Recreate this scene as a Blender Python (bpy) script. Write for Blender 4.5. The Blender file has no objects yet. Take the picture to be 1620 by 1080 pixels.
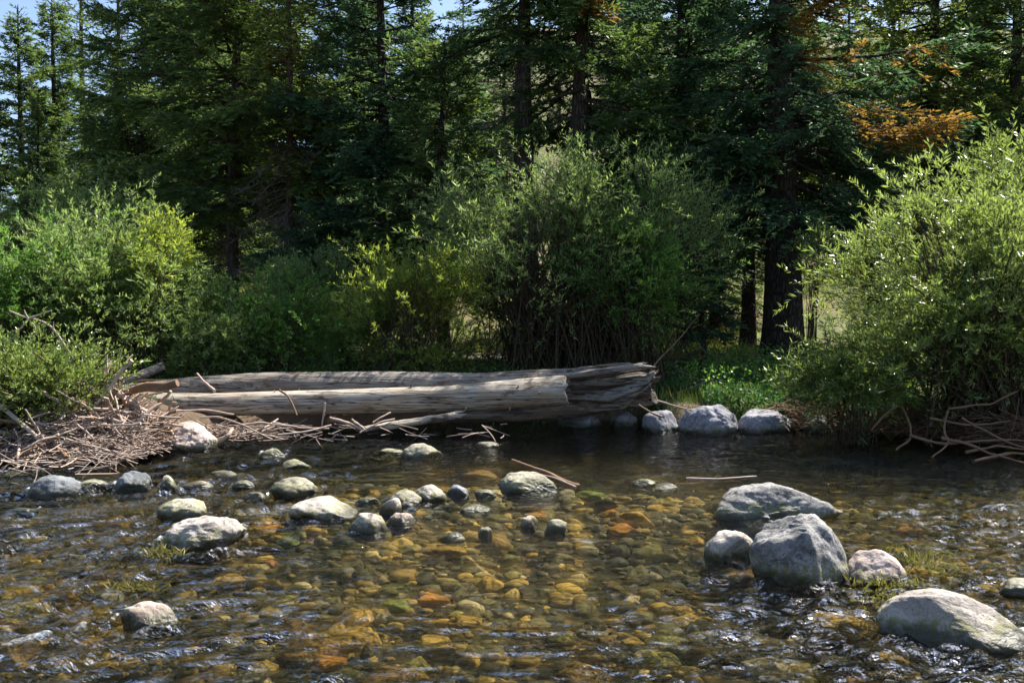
import bpy, bmesh, math
import numpy as np
from math import radians as R
# ------------------------------------------------------------------ camera, world, sun
scn = bpy.context.scene
F = 1500.0; HZ = 490.0; CH = 1.5           # focal length and horizon of the 1620 px photograph, eye height over the water
cam = bpy.data.cameras.new("camera"); camo = bpy.data.objects.new("camera", cam)
scn.collection.objects.link(camo); scn.camera = camo
camo.location = (0, 0, CH); camo.rotation_euler = (R(90), 0, 0)
cam.sensor_width = 36; cam.lens = 36 * F / 1620; cam.shift_y = -(540 - HZ) / 1620
cam.clip_start = 0.05; cam.clip_end = 2000
SUN_EL = 52; SUN_AZ = 49                    # azimuth to the right of the view direction (+Y)
world = bpy.data.worlds.new("World"); scn.world = world; world.use_nodes = True
nt = world.node_tree; nt.nodes.clear()
sky = nt.nodes.new("ShaderNodeTexSky"); sky.sky_type = 'NISHITA'; sky.sun_disc = False
sky.sun_elevation = R(SUN_EL); sky.sun_rotation = R(SUN_AZ); sky.air_density = 1.0; sky.dust_density = 3.5; sky.altitude = 1500
bg = nt.nodes.new("ShaderNodeBackground"); bg.inputs[1].default_value = 0.085
wo = nt.nodes.new("ShaderNodeOutputWorld")
nt.links.new(sky.outputs[0], bg.inputs[0]); nt.links.new(bg.outputs[0], wo.inputs[0])
sl = bpy.data.lights.new("sun", 'SUN'); sl.energy = 5.0; sl.angle = R(0.5); sl.color = (1.0, 0.95, 0.86)
so = bpy.data.objects.new("sun", sl); scn.collection.objects.link(so)
so.rotation_euler = (R(90 - SUN_EL), 0, R(-SUN_AZ) )   # fixed below: light comes from the sun's direction
from mathutils import Vector
sd = Vector((math.sin(R(SUN_AZ)) * math.cos(R(SUN_EL)), math.cos(R(SUN_AZ)) * math.cos(R(SUN_EL)), math.sin(R(SUN_EL))))
so.rotation_euler = sd.to_track_quat('Z', 'Y').to_euler()
vs = scn.view_settings; vs.view_transform = 'Standard'; vs.look = 'None'; vs.gamma = 1; vs.exposure = 1.5
scn.cycles.max_bounces = 7; scn.cycles.diffuse_bounces = 3; scn.cycles.glossy_bounces = 3
scn.cycles.transmission_bounces = 4; scn.cycles.transparent_max_bounces = 8
scn.cycles.caustics_reflective = False; scn.cycles.caustics_refractive = False
scn.cycles.use_denoising = True; scn.cycles.sample_clamp_indirect = 4
scn.cycles.use_adaptive_sampling = True; scn.cycles.adaptive_threshold = 0.02

C = scn.collection
PI = math.pi
def W(px, py, d):                            # the point that is d metres away where the photograph shows pixel (px, py)
    return np.array([(px - 810) / F * d, d, CH - (py - HZ) / F * d])
def WW(px, py, z=0.0):                       # the point at height z under pixel (px, py)
    return W(px, py, (CH - z) * F / (py - HZ))

# ------------------------------------------------------------------ noise
def _h(ix, iy, iz, seed):
    n = (ix.astype(np.uint32) * np.uint32(374761393) + iy.astype(np.uint32) * np.uint32(668265263)
         + iz.astype(np.uint32) * np.uint32(2147483647 & 0x5bd1e995) + np.uint32((seed * 1274126177) & 0xffffffff))
    n = (n ^ (n >> np.uint32(13))) * np.uint32(1274126177)
    n = n ^ (n >> np.uint32(16))
    return (n & np.uint32(0xffffff)).astype(np.float64) / 0xffffff
def noise(p, seed=0):
    f = np.floor(p); i = f.astype(np.int64); t = p - f; t = t * t * (3 - 2 * t)
    x, y, z = i[..., 0], i[..., 1], i[..., 2]; o = 0
    for a in (0, 1):
        for b in (0, 1):
            for c in (0, 1):
                w = (t[..., 0] if a else 1 - t[..., 0]) * (t[..., 1] if b else 1 - t[..., 1]) * (t[..., 2] if c else 1 - t[..., 2])
                o = o + w * _h(x + a, y + b, z + c, seed)
    return o * 2 - 1
def fbm(p, o=4, seed=0):
    s = 0; a = 0.5; q = np.array(p, float)
    for k in range(o):
        s = s + a * noise(q, seed + k * 17); q = q * 2.03 + 11.3; a *= 0.5
    return s
def sstep(a, b, x):
    t = np.clip((x - a) / (b - a), 0, 1); return t * t * (3 - 2 * t)
def nrm(v):
    return v / np.maximum(np.linalg.norm(v, axis=-1, keepdims=True), 1e-9)

# ------------------------------------------------------------------ mesh building
class MB:
    def __init__(s): s.v = []; s.q = []; s.t = []; s.tint = []; s.n = 0
    def add(s, v, q=None, t=None, tint=0.5):
        v = np.asarray(v, float).reshape(-1, 3)
        s.v.append(v); s.tint.append(np.broadcast_to(np.asarray(tint, float), (len(v),)))
        if q is not None and len(q): s.q.append(np.asarray(q, np.int64) + s.n)
        if t is not None and len(t): s.t.append(np.asarray(t, np.int64) + s.n)
        s.n += len(v)
    def mesh(s, name, smooth=True):
        v = np.concatenate(s.v); m = bpy.data.meshes.new(name)
        q = np.concatenate(s.q) if s.q else np.zeros((0, 4), np.int64)
        t = np.concatenate(s.t) if s.t else np.zeros((0, 3), np.int64)
        m.vertices.add(len(v)); m.vertices.foreach_set("co", v.astype(np.float32).ravel())
        li = np.concatenate([q.ravel(), t.ravel()]).astype(np.int32)
        m.loops.add(len(li)); m.loops.foreach_set("vertex_index", li)
        m.polygons.add(len(q) + len(t))
        st = np.concatenate([np.arange(len(q)) * 4, len(q) * 4 + np.arange(len(t)) * 3]).astype(np.int32)
        m.polygons.foreach_set("loop_start", st)
        m.polygons.foreach_set("loop_total", np.concatenate([np.full(len(q), 4), np.full(len(t), 3)]).astype(np.int32))
        m.update(calc_edges=True)
        m.polygons.foreach_set("use_smooth", np.full(len(q) + len(t), smooth))
        at = m.attributes.new("tint", 'FLOAT', 'POINT'); at.data.foreach_set("value", np.concatenate(s.tint).astype(np.float32))
        return m
    def build(s, name, mat, parent=None, loc=(0, 0, 0), smooth=True):
        m = s.mesh(name, smooth); return link(name, m, mat, parent, loc)
def link(name, m, mat, parent=None, loc=(0, 0, 0)):
    if mat is not None and not len(m.materials): m.materials.append(mat)
    o = bpy.data.objects.new(name, m); o.location = loc; C.objects.link(o)
    if parent is not None: o.parent = parent
    return o
def tag(o, label=None, cat=None, group=None, kind=None):
    if label: o["label"] = label
    if cat: o["category"] = cat
    if group: o["group"] = group
    if kind: o["kind"] = kind
    return o
def empty(name, loc, rz=0):
    o = bpy.data.objects.new(name, None); o.location = loc; o.rotation_euler = (0, 0, rz); o.empty_display_size = 0.2; C.objects.link(o); return o
def copy_tree(o):
    c = o.copy(); C.objects.link(c)
    for ch in o.children:
        d = ch.copy(); C.objects.link(d); d.parent = c
    return c
def tubes(mb, paths, radii, seg=5, tint=0.5, cap=False):
    """paths (n,k,3), radii (n,k)"""
    P = np.asarray(paths, float); n, k, _ = P.shape; r = np.broadcast_to(np.asarray(radii, float), (n, k))
    T = nrm(np.gradient(P, axis=1)); ov = nrm(P[:, -1] - P[:, 0] + 1e-9)
    ref = np.where(np.abs(ov[:, 2:3]) > 0.8, np.array([[1., 0, 0]]), np.array([[0, 0, 1.]]))
    U = nrm(np.cross(T, ref[:, None, :])); V = np.cross(T, U)
    a = np.arange(seg) * 2 * PI / seg
    ring = P[:, :, None, :] + r[:, :, None, None] * (np.cos(a)[None, None, :, None] * U[:, :, None, :] + np.sin(a)[None, None, :, None] * V[:, :, None, :])
    idx = np.arange(n * k * seg).reshape(n, k, seg)
    A = idx[:, :-1, :]; B = np.roll(A, -1, 2); D = idx[:, 1:, :]; E = np.roll(D, -1, 2)
    q = np.stack([A, B, E, D], -1).reshape(-1, 4)
    tt = np.asarray(tint, float)
    if tt.ndim: tt = np.repeat(tt, k * seg)
    mb.add(ring.reshape(-1, 3), q, None, tt)
    if cap:
        for e, fl in ((0, 1), (k - 1, 0)):
            c = mb.n; v = ring[:, e]; ctr = P[:, e]
            vv = np.concatenate([v.reshape(-1, 3), ctr]); i = np.arange(n * seg).reshape(n, seg); j = np.roll(i, -1, 1)
            cc = np.broadcast_to((n * seg + np.arange(n))[:, None], (n, seg))
            t = np.stack([j, i, cc] if fl else [i, j, cc], -1).reshape(-1, 3)
            ct = np.asarray(tint, float)
            if ct.ndim: ct = np.concatenate([np.repeat(ct, seg), ct])
            mb.add(vv, None, t, ct)
def leaves(mb, P, D, N, L, Wd, tint, fold=0.0):
    """diamond leaves: base P, direction D, rough normal N, length L, width Wd"""
    D = nrm(D); S = nrm(np.cross(D, N)); Nn = np.cross(S, D)
    L = np.asarray(L)[:, None]; Wd = np.asarray(Wd)[:, None]
    mid = P + D * L * 0.42 + Nn * L * fold
    v = np.stack([P, mid + S * Wd / 2, P + D * L, mid - S * Wd / 2], 1)
    n = len(P); q = np.arange(n * 4).reshape(n, 4)
    mb.add(v.reshape(-1, 3), q, None, np.repeat(np.asarray(tint, float), 4))

# ------------------------------------------------------------------ materials
class NT:
    def __init__(s, name):
        s.m = bpy.data.materials.new(name); s.m.use_nodes = True; s.t = s.m.node_tree; s.t.nodes.clear()
        s.out = s.n("ShaderNodeOutputMaterial")
    def n(s, ty, **kw):
        x = s.t.nodes.new(ty)
        for k, v in kw.items():
            setattr(x, k, v)
        return x
    def l(s, a, b): s.t.links.new(a, b)
    def put(s, inp, v):
        if isinstance(v, bpy.types.NodeSocket): s.l(v, inp)
        elif isinstance(v, (tuple, list)) and len(v) == 3 and inp.type == 'RGBA': inp.default_value = (*v, 1)
        else: inp.default_value = v
    def noise(s, vec, scale, detail=4, rough=0.55, dist=0.0):
        x = s.n("ShaderNodeTexNoise"); x.inputs["Scale"].default_value = scale; x.inputs["Detail"].default_value = detail
        x.inputs["Roughness"].default_value = rough; x.inputs["Distortion"].default_value = dist
        if vec is not None: s.l(vec, x.inputs["Vector"])
        return x.outputs["Fac"]
    def voro(s, vec, scale, out="Distance", feature='F1'):
        x = s.n("ShaderNodeTexVoronoi", feature=feature); x.inputs["Scale"].default_value = scale
        if vec is not None: s.l(vec, x.inputs["Vector"])
        return x.outputs[out]
    def mapping(s, vec, scale=(1, 1, 1), rot=(0, 0, 0), loc=(0, 0, 0)):
        x = s.n("ShaderNodeMapping"); x.inputs["Scale"].default_value = scale; x.inputs["Rotation"].default_value = rot; x.inputs["Location"].default_value = loc
        s.l(vec, x.inputs["Vector"]); return x.outputs[0]
    def ramp(s, f, *stops, interp='LINEAR'):
        x = s.n("ShaderNodeValToRGB"); x.color_ramp.interpolation = interp
        e = x.color_ramp.elements
        while len(e) < len(stops): e.new(0.5)
        for i, (p, c) in enumerate(stops):
            e[i].position = p; e[i].color = (*c, 1) if isinstance(c, tuple) else (c, c, c, 1)
        s.l(f, x.inputs[0]); return x.outputs[0]
    def mix(s, f, a, b, mode='MIX'):
        x = s.n("ShaderNodeMix", data_type='RGBA', blend_type=mode)
        s.put(x.inputs[0], f); s.put(x.inputs[6], a); s.put(x.inputs[7], b); return x.outputs[2]
    def math(s, op, a, b=0.0, clamp=False):
        x = s.n("ShaderNodeMath", operation=op, use_clamp=clamp); s.put(x.inputs[0], a); s.put(x.inputs[1], b); return x.outputs[0]
    def mr(s, v, a, b, c=0.0, d=1.0, smooth=True):
        x = s.n("ShaderNodeMapRange"); x.interpolation_type = 'SMOOTHSTEP' if smooth else 'LINEAR'
        s.put(x.inputs[0], v)
        for i, q in zip((1, 2, 3, 4), (a, b, c, d)): x.inputs[i].default_value = q
        return x.outputs[0]
    def obj(s): return s.n("ShaderNodeTexCoord").outputs["Object"]
    def pos(s): return s.n("ShaderNodeNewGeometry").outputs["Position"]
    def sep(s, v):
        x = s.n("ShaderNodeSeparateXYZ"); s.l(v, x.inputs[0]); return x.outputs
    def attr(s, nm="tint"):
        x = s.n("ShaderNodeAttribute"); x.attribute_name = nm; return x.outputs["Fac"]
    def rnd(s): return s.n("ShaderNodeObjectInfo").outputs["Random"]
    def bump(s, h, st, dist, nrm_=None):
        x = s.n("ShaderNodeBump"); x.inputs["Strength"].default_value = st; x.inputs["Distance"].default_value = dist
        s.l(h, x.inputs["Height"])
        if nrm_ is not None: s.l(nrm_, x.inputs["Normal"])
        return x.outputs[0]
    def pbr(s, col, rough=0.8, normal=None, spec=0.3):
        p = s.n("ShaderNodeBsdfPrincipled"); s.put(p.inputs["Base Color"], col); s.put(p.inputs["Roughness"], rough)
        p.inputs["Specular IOR Level"].default_value = spec
        if normal is not None: s.l(normal, p.inputs["Normal"])
        return p.outputs[0]
    def done(s, sh): s.l(sh, s.out.inputs["Surface"]); return s.m

def leaf_mat(name, dark, mid, light, trans, tfac=0.4, rough=0.45, spec=0.4):
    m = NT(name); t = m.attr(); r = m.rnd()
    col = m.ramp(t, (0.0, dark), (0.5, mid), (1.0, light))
    col = m.mix(m.math('MULTIPLY', r, 0.25), col, tuple(c * 0.6 for c in mid))
    b = m.pbr(col, rough, spec=spec)
    tr = m.n("ShaderNodeBsdfTranslucent"); m.put(tr.inputs[0], m.mix(0.45, col, trans))
    x = m.n("ShaderNodeMixShader"); x.inputs[0].default_value = tfac; m.l(b, x.inputs[1]); m.l(tr.outputs[0], x.inputs[2])
    return m.done(x.outputs[0])
M = {}
M['willow_bright'] = leaf_mat("willow_leaf", (.07, .12, .03), (.15, .22, .055), (.32, .37, .13), (.45, .58, .09), .46, .28, .9)
M['willow_blue'] = leaf_mat("grey_willow_leaf", (.07, .12, .045), (.17, .26, .09), (.35, .43, .17), (.48, .66, .12), .5, .42, .5)
M['willow_yellow'] = leaf_mat("yellow_green_leaf", (.09, .15, .035), (.22, .31, .055), (.42, .44, .08), (.6, .72, .07), .52, .45, .4)
M['green'] = leaf_mat("fresh_green_leaf", (.045, .12, .03), (.10, .22, .045), (.21, .35, .08), (.32, .60, .07), .5, .45, .4)
M['needle'] = leaf_mat("spruce_needles", (.025, .055, .022), (.062, .115, .04), (.17, .24, .07), (.28, .42, .06), .38, .55, .25)
M['needle_blue'] = leaf_mat("blue_spruce_needles", (.022, .058, .032), (.052, .115, .06), (.13, .215, .09), (.18, .34, .08), .34, .55, .25)
M['needle_olive'] = leaf_mat("olive_needles", (.04, .07, .02), (.10, .15, .038), (.23, .28, .07), (.38, .48, .06), .42, .55, .25)
M['rust'] = leaf_mat("dead_rust_needles", (.08, .036, .01), (.24, .12, .026), (.42, .26, .055), (.5, .32, .05), .42, .7, .15)
M['weed'] = leaf_mat("water_weed", (.07, .065, .015), (.14, .13, .03), (.24, .20, .06), (.3, .3, .05), .3, .5, .3)
M['grass'] = leaf_mat("grass_blades", (.02, .045, .015), (.05, .09, .025), (.12, .14, .04), (.14, .22, .03), .4, .5, .3)
M['herb'] = leaf_mat("shade_herbs", (.02, .055, .02), (.045, .10, .03), (.085, .16, .045), (.10, .26, .03), .35, .55, .3)
M['dry_grass'] = leaf_mat("dry_grass_blades", (.10, .13, .03), (.24, .27, .06), (.42, .40, .12), (.5, .55, .1), .4, .6, .2)

def bark_mat(name, a, b, sc=1.0):
    m = NT(name); o = m.obj()
    v = m.mapping(o, (9 * sc, 9 * sc, 2.2 * sc))
    n1 = m.noise(v, 1.5, 6, .65, .6); vo = m.voro(v, 2.2, "Distance", 'DISTANCE_TO_EDGE')
    h = m.math('ADD', n1, m.mr(vo, 0, .25))
    col = m.mix(m.mr(h, .4, 1.5), tuple(c * .35 for c in a), b); col = m.mix(m.noise(o, 1.3, 3), col, a)
    col = m.mix(m.math('MULTIPLY', m.rnd(), .3), col, tuple(c * .6 for c in a))
    return m.done(m.pbr(col, .9, m.bump(h, .9, .03), .15))
M['bark'] = bark_mat("conifer_bark", (.045, .035, .028), (.105, .088, .074))
M['bark_brown'] = bark_mat("spruce_bark", (.09, .065, .05), (.20, .15, .12))
M['twig'] = bark_mat("dead_twig", (.28, .235, .20), (.50, .44, .39), 3)
M['willow_stem'] = bark_mat("willow_stem", (.11, .085, .05), (.24, .19, .12), 3)

def wood_mat(name, a, b, c, axis='x', streak=1.0):
    """weathered barkless wood: grain along the log, drying cracks, darker stains"""
    m = NT(name); o = m.obj(); t = m.attr()
    s = (1.0, 13, 13)
    g = m.noise(m.mapping(o, s), 1.6, 7, .62, .25); fine = m.noise(m.mapping(o, (2.5, 60, 60)), 2, 4, .6)
    big = m.noise(m.mapping(o, (.9, 2.2, 2.2)), 1.7, 4, .6, .4)
    col = m.mix(m.mr(g, .34, .62), a, b); col = m.mix(m.mr(big, .46, .70), col, c)
    col = m.mix(m.math('MULTIPLY', m.mr(fine, .50, .68), .45), col, tuple(x * .45 for x in a))
    crack = m.mr(m.noise(m.mapping(o, (.32, 9, 9), loc=(3, 1, 7)), 2.4, 3, .5, .15), .475, .50)
    crack2 = m.mr(m.noise(m.mapping(o, (.32, 9, 9), loc=(3, 1, 7)), 2.4, 3, .5, .15), .50, .525, 1, 0)
    ck = m.math('MULTIPLY', crack, crack2)
    col = m.mix(m.math('MULTIPLY', ck, .9), col, (.015, .012, .01))
    col = m.mix(m.math('MULTIPLY', m.mr(m.noise(m.mapping(o, (1.2, 3, 3), loc=(9, 2, 4)), 1.6, 5, .7), .56, .62), .75), col, (.09, .06, .04))
    kn = m.voro(m.mapping(o, (1.6, 3.2, 3.2)), 1.35); kf = m.mr(kn, .07, .13, 1, 0)
    col = m.mix(m.math('MULTIPLY', kf, .8), col, (.03, .022, .018))
    col = m.mix(m.math('MULTIPLY', m.mr(t, .5, 1.0), 1.0), col, (.10, .065, .04))
    h = m.math('SUBTRACT', m.math('ADD', g, m.math('MULTIPLY', fine, .35)), m.math('MULTIPLY', ck, .9))
    return m.done(m.pbr(col, .78, m.bump(h, .7, .02), .25))
M['log'] = wood_mat("weathered_log", (.20, .165, .13), (.50, .44, .365), (.34, .26, .18))
M['log_grey'] = wood_mat("grey_weathered_log", (.11, .098, .085), (.29, .255, .22), (.20, .155, .115))
M['log_dark'] = wood_mat("dark_split_wood", (.06, .048, .04), (.22, .185, .155), (.17, .11, .065))
def stick_mat(name, a, b):
    m = NT(name); o = m.obj(); n = m.noise(o, 18, 5); t = m.attr(); r = m.rnd()
    col = m.mix(n, a, b); col = m.mix(m.math('MULTIPLY', t, .6), col, tuple(x * .35 for x in a)); col = m.mix(m.math('MULTIPLY', r, .35), col, tuple(x * .5 for x in b))
    return m.done(m.pbr(col, .8, m.bump(n, .5, .004), .2))
M['stick'] = stick_mat("pale_driftwood", (.27, .19, .145), (.60, .48, .40))
M['stick_brown'] = stick_mat("brown_driftwood", (.12, .07, .04), (.32, .20, .12))
M['litter'] = stick_mat("brown_needle_litter", (.20, .10, .04), (.42, .25, .12))

def rock_mat(name, a, b, dark, algae=(.11, .11, .03), al=0.6, top=0.12, wetc=0.15, speck=1.0):
    m = NT(name); o = m.obj(); z = m.sep(m.pos())[2]; r = m.rnd()
    off = m.n("ShaderNodeVectorMath", operation='ADD'); m.l(o, off.inputs[0])
    cx = m.n("ShaderNodeCombineXYZ"); m.l(m.math('MULTIPLY', r, 37.0), cx.inputs[0]); m.l(cx.outputs[0], off.inputs[1]); o = off.outputs[0]
    big = m.noise(o, 3.2, 6, .6, .3); med = m.noise(o, 16, 5, .7); fine = m.noise(o, 85, 3, .7)
    col = m.mix(m.mr(big, .35, .65), a, b); col = m.mix(m.math('MULTIPLY', m.mr(med, .50, .66), .6 * speck), col, dark)
    col = m.mix(m.math('MULTIPLY', m.mr(fine, .52, .66), .55 * speck), col, dark)
    col = m.mix(m.math('MULTIPLY', m.mr(fine, .28, .40, 1, 0), .5), col, tuple(min(.85, x * 1.7) for x in b))
    pit = m.voro(o, 34); col = m.mix(m.math('MULTIPLY', m.mr(pit, .10, .22, 1, 0), .55 * speck), col, tuple(x * .5 for x in dark))
    zz = m.math('ADD', z, m.math('MULTIPLY', m.math('SUBTRACT', m.noise(o, 7, 4), .5), .16))
    od = m.n('ShaderNodeVectorMath', operation='ADD'); m.l(o, od.inputs[0]); m.l(m.mapping(o, (1, 1, 1)), od.inputs[1])
    vn = m.noise(o, 2.1, 3, .5, 1.2); vein = m.math('MULTIPLY', m.mr(vn, .485, .497), m.mr(vn, .503, .515, 1, 0)); col = m.mix(m.math('MULTIPLY', vein, .55), col, tuple(x * .5 for x in dark))
    pat = m.noise(o, 5.5, 5, .75, .5); col = m.mix(m.math('MULTIPLY', m.mr(pat, .54, .60), .45), col, tuple(x * .75 for x in a))
    alf = m.math('MULTIPLY', m.mr(zz, top * .35, top, 1, 0), m.mr(m.noise(o, 26, 5, .75), .40, .60)); alf = m.math('MULTIPLY', alf, al)
    col = m.mix(alf, col, m.mix(med, algae, tuple(min(1, x * 2.2) for x in algae)))
    wet = m.mr(m.math('ADD', z, m.math('MULTIPLY', m.math('SUBTRACT', big, .5), .12)), .022, .085, 1, 0)
    col = m.mix(m.math('MULTIPLY', wet, 1 - wetc), col, (0.02, .02, .012), 'MIX')
    h = m.math('ADD', m.math('MULTIPLY', big, .8), m.math('ADD', m.math('MULTIPLY', med, .45), m.math('MULTIPLY', fine, .16)))
    h = m.math('SUBTRACT', h, m.math('MULTIPLY', m.mr(pit, .05, .2, 1, 0), .1))
    ro = m.mr(wet, 0, 1, .85, .35)
    return m.done(m.pbr(col, ro, m.bump(h, .75, .03), .3))
M['rock_pale'] = rock_mat("pale_granite", (.28, .245, .215), (.47, .425, .38), (.16, .14, .12), al=.95, top=.13)
M['rock_pink'] = rock_mat("pinkish_granite", (.34, .265, .23), (.55, .45, .40), (.20, .14, .12), al=.85, top=.10)
M['rock_grey'] = rock_mat("speckled_grey_granite", (.15, .145, .142), (.33, .32, .305), (.05, .048, .048), al=.95, top=.14, speck=1.3)
M['rock_blue'] = rock_mat("blue_grey_stone", (.12, .125, .13), (.23, .24, .245), (.10, .11, .13), al=.3, top=.05, speck=.5)
M['rock_bank'] = rock_mat("bluish_bank_granite", (.15, .15, .17), (.30, .295, .33), (.12, .12, .14), al=.75, top=.11)
M['rock_moss'] = rock_mat("mossy_stone", (.21, .19, .14), (.40, .37, .28), (.14, .13, .09), algae=(.12, .13, .03), al=.75, top=.10)
M['rock_dark'] = rock_mat("dark_bank_stone", (.09, .08, .075), (.19, .17, .16), (.04, .035, .035), al=.5, top=.12)

def bed_mat(name, a, b):
    m = NT(name); o = m.obj(); r = m.rnd(); n = m.noise(o, 9, 5, .65); f = m.noise(o, 45, 3, .6)
    col = m.mix(n, a, b); col = m.mix(m.math('MULTIPLY', m.mr(f, .5, .7), .5), col, tuple(x * .35 for x in a))
    col = m.mix(m.math('MULTIPLY', m.mr(m.noise(o, 5, 3), .5, .7), .6), col, (.06, .065, .015))
    col = m.mix(m.math('MULTIPLY', r, .5), col, tuple(x * .5 for x in a))
    col = m.mix(m.math('MULTIPLY', m.mr(m.noise(m.pos(), .9, 5, .65), .54, .64), .75), col, (.03, .034, .01))
    return m.done(m.pbr(col, .7, m.bump(n, .5, .02), .2))
BED = {'olive': bed_mat("olive_cobble", (.15, .135, .035), (.40, .36, .11)), 'ochre': bed_mat("ochre_cobble", (.34, .21, .035), (.66, .45, .11)),
       'orange': bed_mat("orange_cobble", (.42, .17, .02), (.70, .36, .07)), 'brown': bed_mat("brown_cobble", (.14, .085, .025), (.34, .22, .07)),
       'grey': bed_mat("grey_cobble", (.20, .185, .13), (.44, .40, .29)), 'dark': bed_mat("dark_cobble", (.03, .03, .015), (.09, .075, .035)),
       'green': bed_mat("green_cobble", (.13, .17, .03), (.32, .38, .10)), 'pink': bed_mat("pink_cobble", (.38, .22, .17), (.62, .42, .34))}

# ------------------------------------------------------------------ ground (bed, banks, hillside: one sheet) and water
def edge(x):
    l = 12.5 - 0.135 * np.minimum(np.abs(x), 5.2) ** 2 - 0.25 * np.clip(-x - 5.2, 0, 4)
    r = 12.5 - 0.75 * sstep(1.3, 2.4, x) - 1.5 * sstep(3.7, 5.8, x) - .15 * np.clip(x - 5.8, 0, 6)
    return np.where(x < 0, l, r) + .06 * np.sin(x * 5.3)
def ground_z(x, y):
    x = np.asarray(x, float); y = np.asarray(y, float)
    p = np.stack([x, y, np.zeros_like(x)], -1); t = y - edge(x)
    bed = -0.27 + 0.09 * fbm(p * .8, 3, 5) * 2 + 0.20 * np.exp(-(((x + .6) / 2.6) ** 2 + ((y - 7.4) / 1.7) ** 2)) - .42 * np.exp(-(((x - 1.6) / 3.4) ** 2 + ((y - 10.9) / 1.5) ** 2)) - .10 * sstep(-1.5, -4, x)
    bank = 0.22 + 0.055 * np.clip(t, 0, 6) + 0.06 * fbm(p * 1.2, 3, 8)
    s = sstep(-.35, .55, t); z = bed * (1 - s) + bank * s
    hill = np.clip(y - 21 + .25 * x * 0 + 2.5 * fbm(p * .08, 2, 31), 0, None)
    hill = hill * (.25 + .75 * sstep(-14, -3, x - .0 * y + .0) * 1.0) if True else hill
    z = z + 0.24 * hill * sstep(0, 6, hill) + .005 * hill ** 2 * (hill < 45) + (hill >= 45) * .005 * 45 ** 2 + .5 * fbm(p * .25, 3, 77) * sstep(0, 8, hill)
    z = z + .38 * np.exp(-(((x + 4.5) / .75) ** 2 + ((y - 10.5) / .6) ** 2))
    nb = sstep(2.6, 0.2, y + .3 * np.sin(x)); z = z * (1 - nb) + (.35 + .08 * fbm(p * 1.1, 3, 9)) * nb
    return z
def gz(x, y): return float(ground_z(np.array([x]), np.array([y]))[0])
def grid(xs, ys, zf):
    X, Y = np.meshgrid(xs, ys); Z = zf(X.ravel(), Y.ravel())
    v = np.stack([X.ravel(), Y.ravel(), Z], -1); nx = len(xs); i = np.arange(len(v)).reshape(len(ys), nx)
    return v, np.stack([i[:-1, :-1], i[:-1, 1:], i[1:, 1:], i[1:, :-1]], -1).reshape(-1, 4)
xs = np.concatenate([np.linspace(-400, -30, 24), np.linspace(-28, -9, 40), np.linspace(-8.9, 8.9, 260), np.linspace(9, 28, 40), np.linspace(30, 400, 24)])
ys = np.concatenate([np.linspace(-300, -8, 16), np.linspace(-7, 2.4, 24), np.linspace(2.5, 20, 260), np.linspace(20.2, 50, 80), np.linspace(52, 500, 40)])
v, q = grid(xs, ys, ground_z)
m = NT("ground"); P = m.pos(); sx = m.sep(P)
cob = m.voro(P, 9, "Color"); cd = m.voro(P, 9, "Distance"); cr = m.sep(cob)[0]
bedc = m.ramp(cr, (0, (.04, .035, .015)), (.3, (.12, .10, .04)), (.55, (.20, .15, .05)), (.75, (.30, .18, .05)), (1, (.24, .22, .14)))
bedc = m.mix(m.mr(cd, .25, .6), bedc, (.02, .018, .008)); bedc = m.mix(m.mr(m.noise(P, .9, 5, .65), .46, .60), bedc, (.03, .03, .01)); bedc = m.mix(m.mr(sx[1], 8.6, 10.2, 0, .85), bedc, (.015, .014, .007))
n1 = m.noise(P, 1.1, 6, .65); n2 = m.noise(P, 14, 6, .7)
soil = m.mix(n2, (.045, .03, .018), (.17, .12, .08)); green = m.mix(n2, (.02, .045, .012), (.07, .12, .03))
low = m.mix(m.mr(n1, .42, .58), soil, green)
hillc = m.mix(m.mr(m.noise(P, .55, 5, .65), .40, .58), m.mix(n2, (.10, .08, .045), (.26, .21, .13)), m.mix(n2, (.05, .07, .02), (.14, .16, .05)))
low = m.mix(m.mr(sx[1], 12.4, 13.2), soil, low); land = m.mix(m.mr(sx[1], 19, 23), low, hillc)
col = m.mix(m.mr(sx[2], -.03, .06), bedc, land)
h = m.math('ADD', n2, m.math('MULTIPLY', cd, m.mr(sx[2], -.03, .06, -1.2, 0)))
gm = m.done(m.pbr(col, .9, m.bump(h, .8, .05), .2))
mb = MB(); mb.add(v, q); tag(mb.build("ground", gm), kind="structure")

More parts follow.
